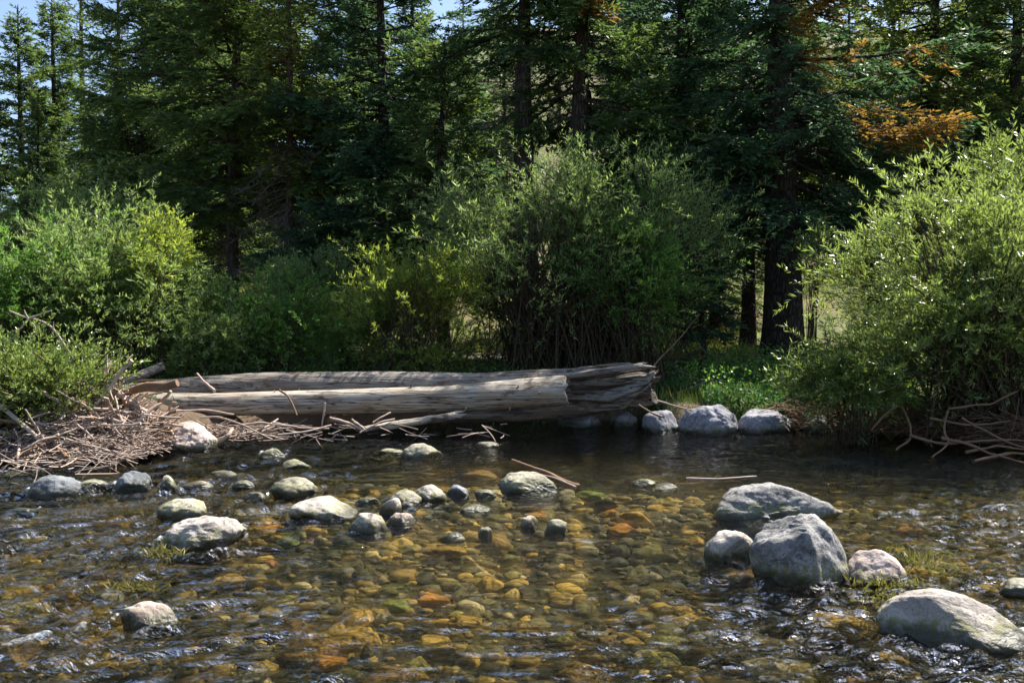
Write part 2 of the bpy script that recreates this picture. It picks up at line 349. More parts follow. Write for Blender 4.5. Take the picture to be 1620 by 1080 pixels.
# rocks that stand out of the water or line the bank: x0, x1, top, waterline in photo pixels; depth ratio; kind; facet; tilt; label
ROCKS = [
 (252, 390, 811, 868, .75, 'pale', 2, -4, "large pale boulder with green algae foot in the rapids on the left"),
 (459, 566, 786, 824, .8, 'pale', 2, 3, "long low pale rock with bright algae left of the cluster of white stones"),
 (648, 706, 757, 800, 1.0, 'pale', 1, 4, "rounded pale stone at the right end of the middle cluster, touching the blue-grey stone"),
 (611, 668, 766, 806, 1.0, 'pale', 1, -3, "rounded pale stone in the middle of the cluster of white stones"),
 (600, 634, 775, 818, .9, 'pink', 2, 10, "small upright stone leaning on the left of the cluster of white stones"),
 (553, 612, 800, 848, .9, 'pale', 3, 8, "humped pale stone in front left of the middle cluster"),
 (611, 658, 802, 838, .9, 'pink', 3, -8, "angular pinkish stone in front right of the middle cluster"),
 (707, 742, 759, 789, .9, 'blue', 3, -8, "small smooth blue-grey stone beside the pale cluster"),
 (787, 886, 744, 778, .8, 'moss', 1, 3, "flat moss-speckled stone beneath the floating driftwood pole"),
 (750, 786, 770, 788, .9, 'moss', 1, 0, "little green-edged stone right of the blue-grey stone"),
 (727, 776, 794, 813, .9, 'moss', 1, 0, "flat green stone just breaking the surface below the blue-grey stone"),
 (597, 640, 706, 723, .8, 'moss', 1, 0, "small pale green stone left of the mossy rock in mid stream"),
 (634, 700, 699, 726, .8, 'moss', 2, 0, "mossy light rock in mid stream before the fallen logs"),
 (756, 779, 828, 852, .9, 'pale', 2, 0, "tiny white stone standing alone in the clear shallows"),
 (821, 852, 810, 838, .9, 'pink', 3, -12, "small pinkish stone touching the orange pebble in the shallows"),
 (861, 897, 814, 846, .8, 'pale', 4, 0, "small white triangular stone in the shallows"),
 (1126, 1322, 760, 826, .75, 'grey', 2, 0, "broad flat speckled boulder behind the tall dark boulder"),
 (1187, 1340, 807, 922, .85, 'big', 5, 0, "tall dark grey boulder with a pale ridge down its face"),
 (1113, 1198, 834, 888, .8, 'pale', 1, 10, "small dome-shaped pale rock left of the tall dark boulder"),
 (1336, 1434, 866, 924, .85, 'pink', 2, 0, "rounded tan rock right of the tall dark boulder"),
 (1392, 1616, 924, 1018, .6, 'long', 2, 14, "long smooth sloping boulder with mossy edge at bottom right"),
 (1578, 1650, 907, 944, .8, 'moss', 1, 0, "green algae covered rock cut by the right edge"),
 (882, 951, 650, 676, .8, 'bank', 2, 0, "low oval rock at the water under the splintered trunk end"),
 (964, 1009, 647, 675, .9, 'bank', 3, 0, "small pointed rock under the splintered trunk end"),
 (1017, 1074, 647, 684, .9, 'bank', 3, -6, "grey rock just left of the largest bank boulder"),
 (1075, 1169, 636, 688, .8, 'bank', 3, -3, "largest bluish boulder on the far bank beside the greenery"),
 (1163, 1254, 645, 685, .8, 'bank', 2, 2, "wide low boulder right of the largest bank boulder"),
 (1250, 1292, 645, 672, .9, 'dark', 3, 0, "dark brown rock set in the bank under the right willow"),
 (1272, 1316, 656, 684, .9, 'dark', 3, 0, "dark rounded rock at the left foot of the right willow"),
 (183, 288, 949, 992, .7, 'pink', 2, 6, "pinkish rock with dark moss below in the foreground rapids"),
 (412, 452, 704, 727, .9, 'moss', 2, 0, "greenish stone in the riffle below the log, nearest to it"),
 (446, 492, 722, 744, .9, 'moss', 2, 0, "dark green mossy stone in the riffle"),
 (48, 128, 748, 784, .8, 'blue', 2, -4, "wide wet grey rock in the riffle near the left edge"),
 (183, 240, 743, 774, .8, 'blue', 3, -4, "wet bluish grey rock left of the upright yellowish stone"),
 (251, 282, 744, 778, .9, 'moss', 3, 0, "small upright yellowish stone in the riffle"),
 (288, 338, 757, 774, .8, 'pink', 1, 0, "low flat tan stone in the riffle"),
 (333, 376, 740, 758, .8, 'pale', 1, 0, "low pale stone in the riffle behind the flat tan one"),
 (250, 332, 786, 816, .8, 'moss', 1, 0, "low moss covered rock right behind the large pale left boulder"),
 (425, 502, 753, 784, .8, 'moss', 2, 0, "broad greenish rock with water running past its right side"),
 (236, 342, 662, 712, .8, 'pink', 2, 0, "rounded tan boulder at the foot of the stick pile"),
 (396, 434, 655, 676, .9, 'blue', 2, 0, "pale bluish rock in the gap under the front log"),
 (999, 1038, 754, 770, .9, 'moss', 1, 0, "small flat pale green stone in the smooth water"),
 (1034, 1074, 761, 776, .9, 'pale', 2, 0, "small broken pale stone beside the flat green one in smooth water"),
 (340, 388, 845, 858, .8, 'pale', 1, 0, "small white stone right below the large pale left boulder"),
 (118, 176, 757, 772, .8, 'moss', 1, 0, "low wet stone between the two bluish grey rocks"),
 (384, 420, 774, 790, .8, 'pink', 1, 0, "small tan stone in the riffle left of the broad greenish rock"),
 (366, 404, 756, 772, .8, 'pale', 1, 0, "small washed stone in the riffle beside the broad greenish rock"),
 (560, 600, 782, 800, .8, 'moss', 1, 0, "small greenish stone behind the long low pale rock"),
 (696, 736, 842, 852, .8, 'moss', 1, 0, "thin sliver of wet stone in front of the middle cluster"),
 (752, 790, 696, 708, .8, 'pale', 1, 0, "small pale stone washed over behind the floating pole"),
 (20, 60, 800, 812, .8, 'blue', 1, 0, "low wet stone near the left edge of the rapids"),
]
ico = {}
for sd_ in (3, 4, 5, 6):
    b = bmesh.new(); bmesh.ops.create_icosphere(b, subdivisions=sd_, radius=1); b.verts.ensure_lookup_table()
    ico[sd_] = (np.array([v.co[:] for v in b.verts]), np.array([[x.index for x in f.verts] for f in b.faces])); b.free()
def rock_shape(seed, sub=5, facet=2, rough=1.0):
    D, T = ico[sub]; rs = np.random.RandomState(seed)
    r = 1 + .20 * fbm(D * 1.1 + seed, 3, seed) * rough
    for k in range(facet * 4):
        n = nrm(rs.normal(size=3) * np.array([1, 1, .8])); c = rs.uniform(.60, .9)
        dn = D @ n; lim = c / np.maximum(dn, .05); kk = 26.0
        r = -np.log(np.exp(-kk * r) + np.exp(-kk * np.minimum(lim, 3))) / kk
    r = r * (1 + .12 * fbm(D * 2.6 + seed * 1.3, 3, seed + 31) * rough + .055 * fbm(D * 6 + seed, 4, seed + 3) * rough + .022 * fbm(D * 17, 3, seed + 5) * rough)
    v = D * r[:, None]
    v = (v - (v.max(0) + v.min(0)) / 2) / ((v.max(0) - v.min(0)) / 2)
    return v, T
rock_wl = []
def rot2(v, a):
    c, s = math.cos(a), math.sin(a); return np.stack([v[:, 0] * c - v[:, 1] * s, v[:, 0] * s + v[:, 1] * c, v[:, 2]], -1)
def roll_y(v, a):
    c, s = math.cos(a), math.sin(a); return np.stack([v[:, 0] * c + v[:, 2] * s, v[:, 1], -v[:, 0] * s + v[:, 2] * c], -1)
for k, (x0, x1, yt, yb, dr, kind, fc, tilt, lab) in enumerate(ROCKS):
    d0 = CH * F / (yb - HZ); w = (x1 - x0) / F * d0 / 2
    if w < .15: d0 = CH * F / (yb - .13 * (yb - yt) - HZ)
    dep = w * dr; d = d0 + dep * .75
    w = (x1 - x0) / F * d / 2
    ht = CH - (yt - HZ) / F * (d + dep * .1); ht = max(ht * (.74 if w < .15 else .82 if kind == 'long' else .93), .028)
    cx = ((x0 + x1) / 2 - 810) / F * d
    under = max(.06, min(.35, ht * .95)); hz = (ht + under) / 2
    sub = 6 if w > .25 else 5 if w > .08 else 4
    if kind == 'big':
        D, T = ico[6]
        v, T = rock_shape(318, 6, 1, .8)
        top = np.clip((v[:, 2] + .2) / 1.2, 0, 1)
        v[:, 0] = v[:, 0] * (1 - .20 * top ** 1.5) - .12 * top; v[:, 1] *= (1 - .2 * top)
        ridge = np.exp(-((v[:, 0] + .02 - .16 * (1 - v[:, 2])) / .10) ** 2) * (v[:, 1] < .1)
        v[:, 1] -= .16 * ridge - .08
        v[:, 0:2] *= (1 + .05 * fbm(v * 2.2, 3, 44))[:, None]
        v = (v - (v.max(0) + v.min(0)) / 2) / ((v.max(0) - v.min(0)) / 2); mat = M['rock_grey']
    elif kind == 'long':
        v, T = rock_shape(77, 6, 1, .7); v[:, 2] = np.where(v[:, 2] > 0, v[:, 2] * (1 - .25 * v[:, 0]), v[:, 2]); mat = M['rock_pale']
    else:
        v, T = rock_shape(1000 + k * 7, sub, fc); mat = M['rock_' + kind]
    v = v * np.array([w, dep, hz]); v = roll_y(v, R(tilt)) if kind != 'long' else rot2(roll_y(v, R(5)), R(-22))
    o_ = np.array([cx, d, ht - hz]); mb = MB(); mb.add(v, None, T)
    o = mb.build("boulder" if w > .2 else "river_rock", mat, None, o_)
    tag(o, lab, "rock", "rocks lining the far bank" if kind in ('bank', 'dark') else "rocks standing out of the stream")
    rock_wl.append((cx, d, w, dep, ht))
RW = np.array(rock_wl)

# water: a wavy sheet
def flow_uv(x, y):
    a = R(38) * sstep(.5, -2.0, x) * sstep(9.5, 6, y) - R(4); return x * np.cos(a) + y * np.sin(a), -x * np.sin(a) + y * np.cos(a)
def rapid(x, y):
    r = sstep(.0, -2.2, x) * .95 + .35 * np.exp(-(((x - 3.2) / 2.) ** 2 + ((y - 6.) / 2.3) ** 2))
    r = r * (1 - .8 * np.exp(-(((x + .2) / 1.6) ** 2 + ((y - 6.6) / 1.8) ** 2)))
    r = r + .45 * sstep(5.6, 4.2, y) + .75 * np.exp(-(((x - 2.2) / 1.5) ** 2 + ((y - 4.6) / .9) ** 2)) + .75 * np.exp(-(((x - 4.2) / 1.5) ** 2 + ((y - 7.0) / 1.3) ** 2)) + .6 * np.exp(-(((x - 3.0) / 1.1) ** 2 + ((y - 9.8) / .7) ** 2))
    r = r * (1 - .85 * np.exp(-(((x - .6) / 1.7) ** 2 + ((y - 10.6) / 1.3) ** 2)))
    return np.clip(r + .25 - .19 * sstep(8.2, 9.4, y) * sstep(-1.6, -.8, x) * sstep(2.6, 1.8, x) + .0, .05, 1.25)
def wave(x, y):
    u, w_ = flow_uv(x, y); rp = rapid(x, y)
    n1 = fbm(np.stack([u * 1.3, w_ * 3.2, 0 * u], -1), 4, 3); n2 = fbm(np.stack([u * 4.5, w_ * 10, 0 * u], -1), 3, 13); n3 = fbm(np.stack([u * 11, w_ * 23, 0 * u], -1), 2, 43)
    n1 = np.abs(n1) * -1.2 + .3 * n1
    z = rp * (.085 * n1 + .050 * n2 + .034 * n3) + .004 * fbm(np.stack([x * 6, y * 9, 0 * x], -1), 2, 23)
    for cx, cy, w, dp, ht in rock_wl:
        m_ = (np.abs(x - cx) < w * 1 + .6) & (np.abs(y - cy) < .6 + dp)
        if not m_.any(): continue
        xx = x[m_]; yy = y[m_]
        r = np.sqrt(((xx - cx) / (w + .03)) ** 2 + ((yy - cy) / (dp + .03)) ** 2); e = (r - .92) * min(w, .3)
        z[m_] += np.where(e > -.05, (.010 + .014 * rp[m_]) * np.exp(-np.clip(e, 0, 9) / .10) * np.cos(e * 52), 0)
    return z
xs = np.concatenate([np.linspace(-30, -8, 60), np.linspace(-7.95, 7.95, 760), np.linspace(8, 30, 60)])
ys = np.concatenate([np.linspace(-1, 3.2, 40), np.linspace(3.22, 7.0, 300), np.linspace(7.03, 13.2, 190)])
v, q = grid(xs, ys, wave)
x, y = v[:, 0], v[:, 1]
foam = np.zeros(len(v))
for cx, cy, w, dp, ht in rock_wl:
    m_ = (np.abs(x - cx) < w + .3) & (np.abs(y - cy) < .4 + dp)
    r = np.sqrt(((x[m_] - cx) / w) ** 2 + ((y[m_] - cy) / dp) ** 2); e = np.abs(r - .97) * min(w, .3)
    foam[m_] = np.maximum(foam[m_], np.exp(-(e / .035) ** 2) * (.22 + .3 * rapid(x[m_], y[m_])))
def blob(px, py, sx_, sy_, a):
    p = WW(px, py); return a * np.exp(-(((x - p[0]) / sx_) ** 2 + ((y - p[1]) / sy_) ** 2))
for b_ in [(120, 920, .5, .22, .5), (40, 900, .5, .3, .5), (300, 1000, .5, .15, .45), (30, 1010, .25, .18, .68), (120, 1000, .3, .1, .5), (330, 745, .9, .3, .35), (480, 760, .5, .3, .45), (420, 805, .35, .2, .7),
           (170, 705, .6, .2, .5), (330, 700, .8, .15, .45), (680, 686, .3, .12, .8), (930, 850, .2, .12, .8), (900, 870, .22, .1, .5), (1400, 940, .25, .12, .5), (20, 745, .5, .12, .8), (620, 745, .4, .1, .35), (880, 700, .3, .1, .2), (560, 700, 1.2, .15, .25)]:
    foam = np.maximum(foam, blob(*b_))
foam = foam * .7 + rapid(x, y) * .10 - .08 + 8.0 * np.clip(v[:, 2] - .010, 0, .03) * sstep(.35, .9, rapid(x, y))
m = NT("water"); P = m.pos()
mv = m.mapping(P, (1, 1.0, 1), (0, 0, R(-14)))
sv = m.mapping(P, (3.2, 10, 1), (0, 0, R(-10))); n1 = m.noise(sv, 1.2, 5, .6, .6)
n2 = m.noise(m.mapping(P, (9, 19, 1), (0, 0, R(-8))), 1.0, 3, .6, .5); n3 = m.noise(m.mapping(P, (45, 90, 1)), 1.0, 2, .6, .3)
h = m.math('ADD', m.math('MULTIPLY', n1, 1.2), m.math('ADD', m.math('MULTIPLY', n2, 1.25), m.math('MULTIPLY', n3, .16)))
amp = m.attr("amp"); h = m.math('MULTIPLY', h, amp)
nb = m.bump(h, 1.0, .13)
fr = m.n("ShaderNodeFresnel"); fr.inputs[0].default_value = 1.33; m.l(nb, fr.inputs[1])
tr = m.n("ShaderNodeBsdfTransparent"); m.put(tr.inputs[0], (.98, .95, .80))
gl = m.n("ShaderNodeBsdfGlossy"); gl.inputs["Roughness"].default_value = .018; m.put(gl.inputs["Color"], (1, 1, 1)); m.l(nb, gl.inputs["Normal"])
rf = m.n("ShaderNodeBsdfRefraction"); m.put(rf.inputs["Color"], (.96, .93, .79)); rf.inputs["IOR"].default_value = 1.12; rf.inputs["Roughness"].default_value = .03; m.l(nb, rf.inputs["Normal"])
x0 = m.n("ShaderNodeMixShader"); x0.inputs[0].default_value = .25; m.l(tr.outputs[0], x0.inputs[1]); m.l(rf.outputs[0], x0.inputs[2])
x1 = m.n("ShaderNodeMixShader"); m.l(fr.outputs[0], x1.inputs[0]); m.l(x0.outputs[0], x1.inputs[1]); m.l(gl.outputs[0], x1.inputs[2])
ff = m.math('MULTIPLY', m.mr(m.math('ADD', m.attr("foam"), m.math('SUBTRACT', m.noise(m.mapping(P, (22, 60, 20), (0, 0, R(-20))), 1.0, 7, .8, .8), .5) ), .44, .76), .6)
df = m.pbr((.72, .76, .80), .5); x2 = m.n("ShaderNodeMixShader"); m.l(ff, x2.inputs[0]); m.l(x1.outputs[0], x2.inputs[1]); m.l(df, x2.inputs[2])
wm = m.done(x2.outputs[0])
mb = MB(); mb.add(v, q); wo_ = mb.build("water", wm); tag(wo_, kind="structure")
a_ = wo_.data.attributes.new("foam", 'FLOAT', 'POINT'); a_.data.foreach_set("value", foam.astype(np.float32))
a_ = wo_.data.attributes.new("amp", 'FLOAT', 'POINT'); a_.data.foreach_set("value", (.06 + 1.0 * rapid(v[:, 0], v[:, 1]) ** 1.3).astype(np.float32))

# ------------------------------------------------------------------ stones on the stream bed
rs = np.random.RandomState(4)
bprot = []
for k in range(9):
    v, T = rock_shape(500 + k * 13, 4, 3, 1.4); mb = MB(); mb.add(v, None, T); bprot.append(mb.mesh("submerged_stone"))
def bed_stone(x, y, w, l, h, col, rz, lab, group, k):
    me = bprot[k % 9]
    if not len(me.materials): me.materials.append(BED['olive'])
    o = bpy.data.objects.new("submerged_stone", me); C.objects.link(o)
    o.material_slots[0].link = 'OBJECT'; o.material_slots[0].material = BED[col]
    o.scale = (w, l, h); o.rotation_euler = (0, 0, rz); o.location = (x, y, min(gz(x, y) + h * .25, -.012 - h))
    tag(o, lab, "stone", group); return o
KEY = [(685, 957, 50, 'orange', "bright orange stone under water in the centre foreground"), (735, 992, 58, 'ochre', "tan stone right beside the bright orange one under water"),
 (1150, 912, 90, 'brown', "large brown sunken stone in front of the small dome-shaped rock"), (432, 841, 46, 'orange', "orange stone under water right of the large pale left boulder"),
 (985, 842, 50, 'orange', "elongated orange stone under the smooth water in the middle"), (455, 863, 40, 'green', "bright green stone under water below the long low pale rock"),
 (502, 863, 34, 'pink', "pink stone under water beside the bright green one"), (1442, 845, 48, 'orange', "orange stone under water behind the rounded tan rock"),
 (853, 823, 26, 'orange', "orange pebble between two small pale stones in the shallows"), (710, 875, 60, 'ochre', "pale ochre slab under water below the angular pinkish stone"),
 (520, 1058, 60, 'orange', "orange stone under water at the bottom edge left of centre"), (248, 1062, 34, 'ochre', "yellow stone under water at the bottom edge on the left"),
 (1000, 1025, 36, 'ochre', "bright yellow stone under water at the bottom edge right of centre"), (350, 928, 36, 'ochre', "ochre stone under water below the pale left boulder"),
 (935, 786, 50, 'green', "flat yellow-green stone under water right of the floating pole"), (700, 780, 30, 'ochre', "yellowish stone under water behind the pale cluster"),
 (1330, 990, 120, 'ochre', "wide mottled ochre stone under water left of the long sloping boulder"), (1430, 1020, 60, 'green', "yellow-green stone under water beside the mottled ochre one"),
 (760, 754, 60, 'brown', "rusty brown stone under water below the mossy flat stone")]
taken = [(a, b, c) for a, b, c in zip(RW[:, 0], RW[:, 1], RW[:, 2])]
for i, (px, py, wpx, c, lab) in enumerate(KEY):
    p = WW(px, py, -.10); w = wpx / F * p[1] / 2
    o = bed_stone(p[0], p[1], w, w * .9, w * .35, c, rs.rand() * .6 - .3, lab, None, i); o.location.z = -.05 - w * .3; taken.append((p[0], p[1], w))
cnt = 0; tries = 0; LAB = {}
LM = [(0, "the large pale left boulder"), (1, "the long low pale rock"), (6, "the angular pinkish stone"), (7, "the blue-grey stone"), (8, "the flat stone under the pole"), (12, "the mid-stream mossy rock"),
      (15, "the white triangular stone"), (16, "the broad flat boulder"), (17, "the tall dark boulder"), (18, "the dome-shaped pale rock"), (19, "the rounded tan rock"), (20, "the long sloping boulder"),
      (29, "the pinkish foreground rock"), (32, "the wet grey rock at far left"), (34, "the upright yellowish stone"), (38, "the broad greenish rock")]
cols = ['olive'] * 8 + ['ochre'] * 6 + ['brown'] * 6 + ['grey'] * 4 + ['dark'] * 9 + ['orange'] * 1 + ['green'] * 1
while cnt < 255 and tries < 20000:
    tries += 1
    py = rs.uniform(700, 1078); px = rs.uniform(0, 1620)
    p = WW(px, py, -.2)
    if rs.rand() > (p[1] / 8.) ** 1.6 or p[1] > 9.6: continue
    w = rs.uniform(.045, .12) * (1.5 if rs.rand() < .25 else 1)
    if any((p[0] - a) ** 2 + (p[1] - b) ** 2 < (w * .8 + c * .75) ** 2 for a, b, c in taken): continue
    c = cols[rs.randint(len(cols))]
    nm = {'olive': 'olive', 'ochre': 'ochre yellow', 'brown': 'brown', 'grey': 'greyish', 'dark': 'dark mossy', 'orange': 'orange', 'green': 'yellow-green'}[c]
    best = min(LM, key=lambda l: (p[0] - RW[l[0], 0]) ** 2 + (p[1] - RW[l[0], 1]) ** 2)
    dx, dy = p[0] - RW[best[0], 0], p[1] - RW[best[0], 1]
    rel = ("right of" if dx > 0 else "left of") if abs(dx) > abs(dy) else ("behind" if dy > 0 else "in front of")
    o = bed_stone(p[0], p[1], w, w * rs.uniform(.65, 1), w * rs.uniform(.4, .65), c, rs.rand() * 6, "x", "submerged cobbles on the stream bed", rs.randint(9))
    LAB.setdefault((nm, rel, best[1]), []).append((math.hypot(dx, dy), o))
    taken.append((p[0], p[1], w)); cnt += 1
for (nm, rel, l_), it in LAB.items():
    it.sort(key=lambda a: a[0])
    for i, (_, o) in enumerate(it):
        o["label"] = (nm if i == 0 else ["nearest", "second nearest", "third nearest", "fourth nearest", "fifth nearest", "sixth nearest", "seventh nearest", "eighth nearest", "ninth nearest", "tenth nearest", "next"][min(i, 10)] + " " + nm) + " cobble under water " + rel + " " + l_
        if i == 0 and len(it) > 1: o["label"] = "nearest " + o["label"]
        if len(o["label"].split()) > 14: o["label"] = o["label"].replace("cobble under water", "cobble")
        o["label"] = o["label"].replace("nearest " + nm, "closest " + nm)
# gravel between them
n = 15000; D, T = ico[3] if False else (None, None)
b = bmesh.new(); bmesh.ops.create_icosphere(b, subdivisions=2, radius=1); b.verts.ensure_lookup_table()
D = np.array([v.co[:] for v in b.verts]); T = np.array([[x.index for x in f.verts] for f in b.faces]); b.free()
px = rs.uniform(-4.5, 4.5, n) * 1.4; py_ = rs.uniform(3.2, 11, n) ; w = .015 + .085 * rs.rand(n) ** 2.6
sc = np.stack([w, w * rs.uniform(.45, 1, n), w * rs.uniform(.3, .55, n)], -1); a = rs.rand(n) * 6.28
V = D[None] * sc[:, None] * (1 + .45 * noise(D[None] * 1.5 + np.arange(n)[:, None, None] * 3.1, 2)[..., None])
V = np.stack([V[..., 0] * np.cos(a)[:, None] - V[..., 1] * np.sin(a)[:, None], V[..., 0] * np.sin(a)[:, None] + V[..., 1] * np.cos(a)[:, None], V[..., 2]], -1)
kp = rs.rand(n) < 1.25 - .22 * np.clip(py_ - 6.5, 0, 9); V = V[kp]; px = px[kp]; py_ = py_[kp]; n = len(px); zg = ground_z(px, py_); V = V + np.stack([px, py_, np.minimum(zg, -.055) + .005], -1)[:, None]
m = NT("gravel"); t = m.attr(); n_ = m.noise(m.pos(), 30, 4)
col = m.ramp(t, (0, (.02, .02, .008)), (.35, (.07, .065, .022)), (.58, (.20, .17, .055)), (.76, (.34, .22, .05)), (.90, (.56, .38, .08)), (1, (.50, .45, .30)))
gvm = m.done(m.pbr(m.mix(m.math('MULTIPLY', m.mr(m.noise(m.pos(), .9, 5, .65), .53, .63), .8), m.mix(m.math('MULTIPLY', n_, .5), col, (.05, .045, .015)), (.022, .026, .008)), .75))
mb = MB(); mb.add(V.reshape(-1, 3), None, (T[None] + (np.arange(n) * len(D))[:, None, None]).reshape(-1, 3), np.repeat(rs.rand(n), len(D)))
tag(mb.build("gravel", gvm), "brown and olive gravel between the cobbles on the stream bed", "gravel", kind="stuff")

# ------------------------------------------------------------------ fallen logs
def log_mesh(mb, pts, rad, seg=40, rings=150, seed=1, rough=.05, sx=1.0, endjag=.02, tint=0.0, cap=True, crossfn=None):
    pts = np.array(pts, float); rad = np.array(rad, float); t = np.linspace(0, 1, len(pts)); u = np.linspace(0, 1, rings)
    c = np.stack([np.interp(u, t, pts[:, i]) for i in range(3)], -1)
    k = np.ones(9) / 9
    for i in range(3): c[:, i] = np.convolve(np.pad(c[:, i], 4, 'reflect', reflect_type='odd'), k, 'valid')
    r = np.interp(u, t, rad); T = nrm(np.gradient(c, axis=0)); U = nrm(np.cross(T, [[0, 0, 1.]])); V = np.cross(U, T)
    a = np.arange(seg) * 2 * PI / seg; ca, sa = np.cos(a), np.sin(a)
    L = np.linalg.norm(pts[-1] - pts[0])
    q = np.stack(np.broadcast_arrays((u * L)[:, None] * .9, ca[None] * 1.2, sa[None] * 1.2), -1)
    rr = r[:, None] * (1 + rough * 2 * fbm(q + seed, 4, seed) + .03 * fbm(q * np.array([.5, 6, 6]) + seed, 3, seed + 4))
    if crossfn is not None: rr = rr * crossfn(u[:, None], a[None])
    ring = c[:, None] + rr[..., None] * (ca[None, :, None] * U[:, None] + sa[None, :, None] * V[:, None])
    jag = endjag * fbm(np.stack([ca * 2 + seed, sa * 2, 0 * ca], -1), 3, seed + 8) * 2
    ring[0] += T[0] * jag[:, None]; ring[-1] += T[-1] * jag[:, None] * 1.3
    idx = np.arange(rings * seg).reshape(rings, seg); A = idx[:-1]; B = np.roll(A, -1, 1); Dd = idx[1:]; E = np.roll(Dd, -1, 1)
    mb.add(ring.reshape(-1, 3), np.stack([A, Dd, E, B], -1).reshape(-1, 4), None, tint)
    if cap:
        for e in (0, rings - 1):
            vv = [ring[e]]; 
            for f_ in (.96, .7, .4, .12): vv.append(c[e] + (ring[e] - c[e]) * f_ + T[e] * (.012 if e else -.012) * (1 - f_) * rs.uniform(-2, 2) + T[e] * (.004 if e else -.004) * np.sin(np.arange(seg) * 3)[:, None])
            vv = np.stack(vv); ii = np.arange(5 * seg).reshape(5, seg); A = ii[:-1]; B = np.roll(A, -1, 1); Dd = ii[1:]; E = np.roll(Dd, -1, 1)
            qq = np.stack([A, B, E, Dd] if e == 0 else [A, Dd, E, B], -1).reshape(-1, 4); mb.add(vv.reshape(-1, 3), qq, None, tint)
            mb.add(vv[-1], None, [[0, i, i + 1] for i in range(1, seg - 1)], tint)
def P3(l, org): return [W(*p) - org for p in l]
def stub(mb_name, base, d, L, r, mat, parent, seed):
    d = nrm(np.array(d, float)); s = np.linspace(0, 1, 6)[:, None]; rs_ = np.random.RandomState(seed)
    bend = rs_.normal(size=3) * .12 * L
    p = base - d * r * .6 + d * L * s + bend * s * s; mbb = MB(); tubes(mbb, p[None], (r * (1 - .45 * s[:, 0]))[None], 9, .2, True)
    return mbb.build(mb_name, mat, parent)
# front log
org = W(570, 640, 11.5); e1 = empty("fallen_log", org)
tag(e1, "pale barkless log lying in front, rising right to a blunt cut end", "log", "fallen logs across the far bank")
mb = MB(); fpts = [(246, 637, 11.35), (330, 640, 11.4), (520, 636, 11.45), (700, 631, 11.5), (800, 624, 11.5), (894, 617, 11.5)]
frad = [.118, .135, .150, .162, .175, .180]
log_mesh(mb, P3(fpts, org), frad, 48, 240, 3, .035, endjag=.03); mb.build("trunk", M['log'], e1)
rs = np.random.RandomState(12)
for k in range(26):
    u = rs.uniform(.03, .97); px = 246 + u * 648; py = np.interp(px, [f[0] for f in fpts], [f[1] for f in fpts]); r = np.interp(px, [f[0] for f in fpts], frad)
    a = rs.uniform(-1.2, 1.9); dd = np.array([rs.normal() * .2, -math.cos(a), math.sin(a)]); b0 = W(px, py, 11.47) - org + nrm(dd) * r * .93
    stub("branch_stub", b0, dd, rs.uniform(.02, .06), rs.uniform(.009, .018), M['log'] if k % 3 else M['log_dark'], e1, k)
for px, py, dx, dz, L in [(318, 598, -.4, .9, .22), (462, 640, .35, -.9, .35), (513, 655, -.05, -1, .2)]:
    pass
# thin branches still attached / leaning on logs
def stick(pts, r0, r1, mat, name, label, cat="stick", group=None, seg=8, wob=.02, seed=0, parent=None, kind=None):
    pts = np.array(pts, float); org_ = pts[0].copy(); k = 14; t = np.linspace(0, 1, len(pts)); u = np.linspace(0, 1, k)
    c = np.stack([np.interp(u, t, pts[:, i]) for i in range(3)], -1); L = np.linalg.norm(pts[-1] - pts[0])
    kk = np.ones(3) / 3
    for i in range(3): c[1:-1, i] = np.convolve(c[:, i], kk, 'valid')
    c += wob * L * np.stack([fbm(np.stack([u * 3 + seed, u * 0 + i * 5., u * 0], -1), 3, seed + i) for i in range(3)], -1)
    r = np.interp(u, [0, 1], [r0, r1]) * (1 + .25 * noise(np.stack([u * 9, u * 0 + seed, u * 0], -1), seed))
    mbb = MB(); tubes(mbb, (c - org_)[None], r[None], seg, .1, True)
    o = mbb.build(name, mat, parent, org_)
    if parent is None: tag(o, label, cat, group, kind)
    return o
# back log running into the shattered butt
org = W(560, 640, 12.1); e2 = empty("fallen_log", org)
tag(e2, "long grey fallen trunk behind the front log, ending right in a splintered root flare", "log", "fallen logs across the far bank")
mb = MB(); bp = [(168, 627, 11.7), (300, 616, 11.85), (420, 611, 12.0), (600, 612, 12.05), (760, 616, 12.1), (900, 613, 12.15)]
log_mesh(mb, P3(bp, org), [.12, .15, .175, .195, .215, .24], 48, 240, 9, .04, endjag=.05); mb.build("trunk", M['log_grey'], e2)
def ridge(u, a):
    g = fbm(np.stack(np.broadcast_arrays(np.cos(a) * 3.2, np.sin(a) * 3.2, u * .7), -1), 3, 66)
    return 1 + u ** .7 * (np.abs(g) * 3.0 - .85) * .9
mb = MB(); sp = [(800, 615, 12.1), (880, 617, 12.12), (950, 616, 12.15), (1000, 612, 12.2), (1026, 608, 12.2)]
log_mesh(mb, P3(sp, org), [.20, .22, .235, .25, .22], 128, 120, 21, .05, endjag=.22, crossfn=ridge); mb.build("splintered_butt", M['log_dark'], e2)
rs = np.random.RandomState(31)
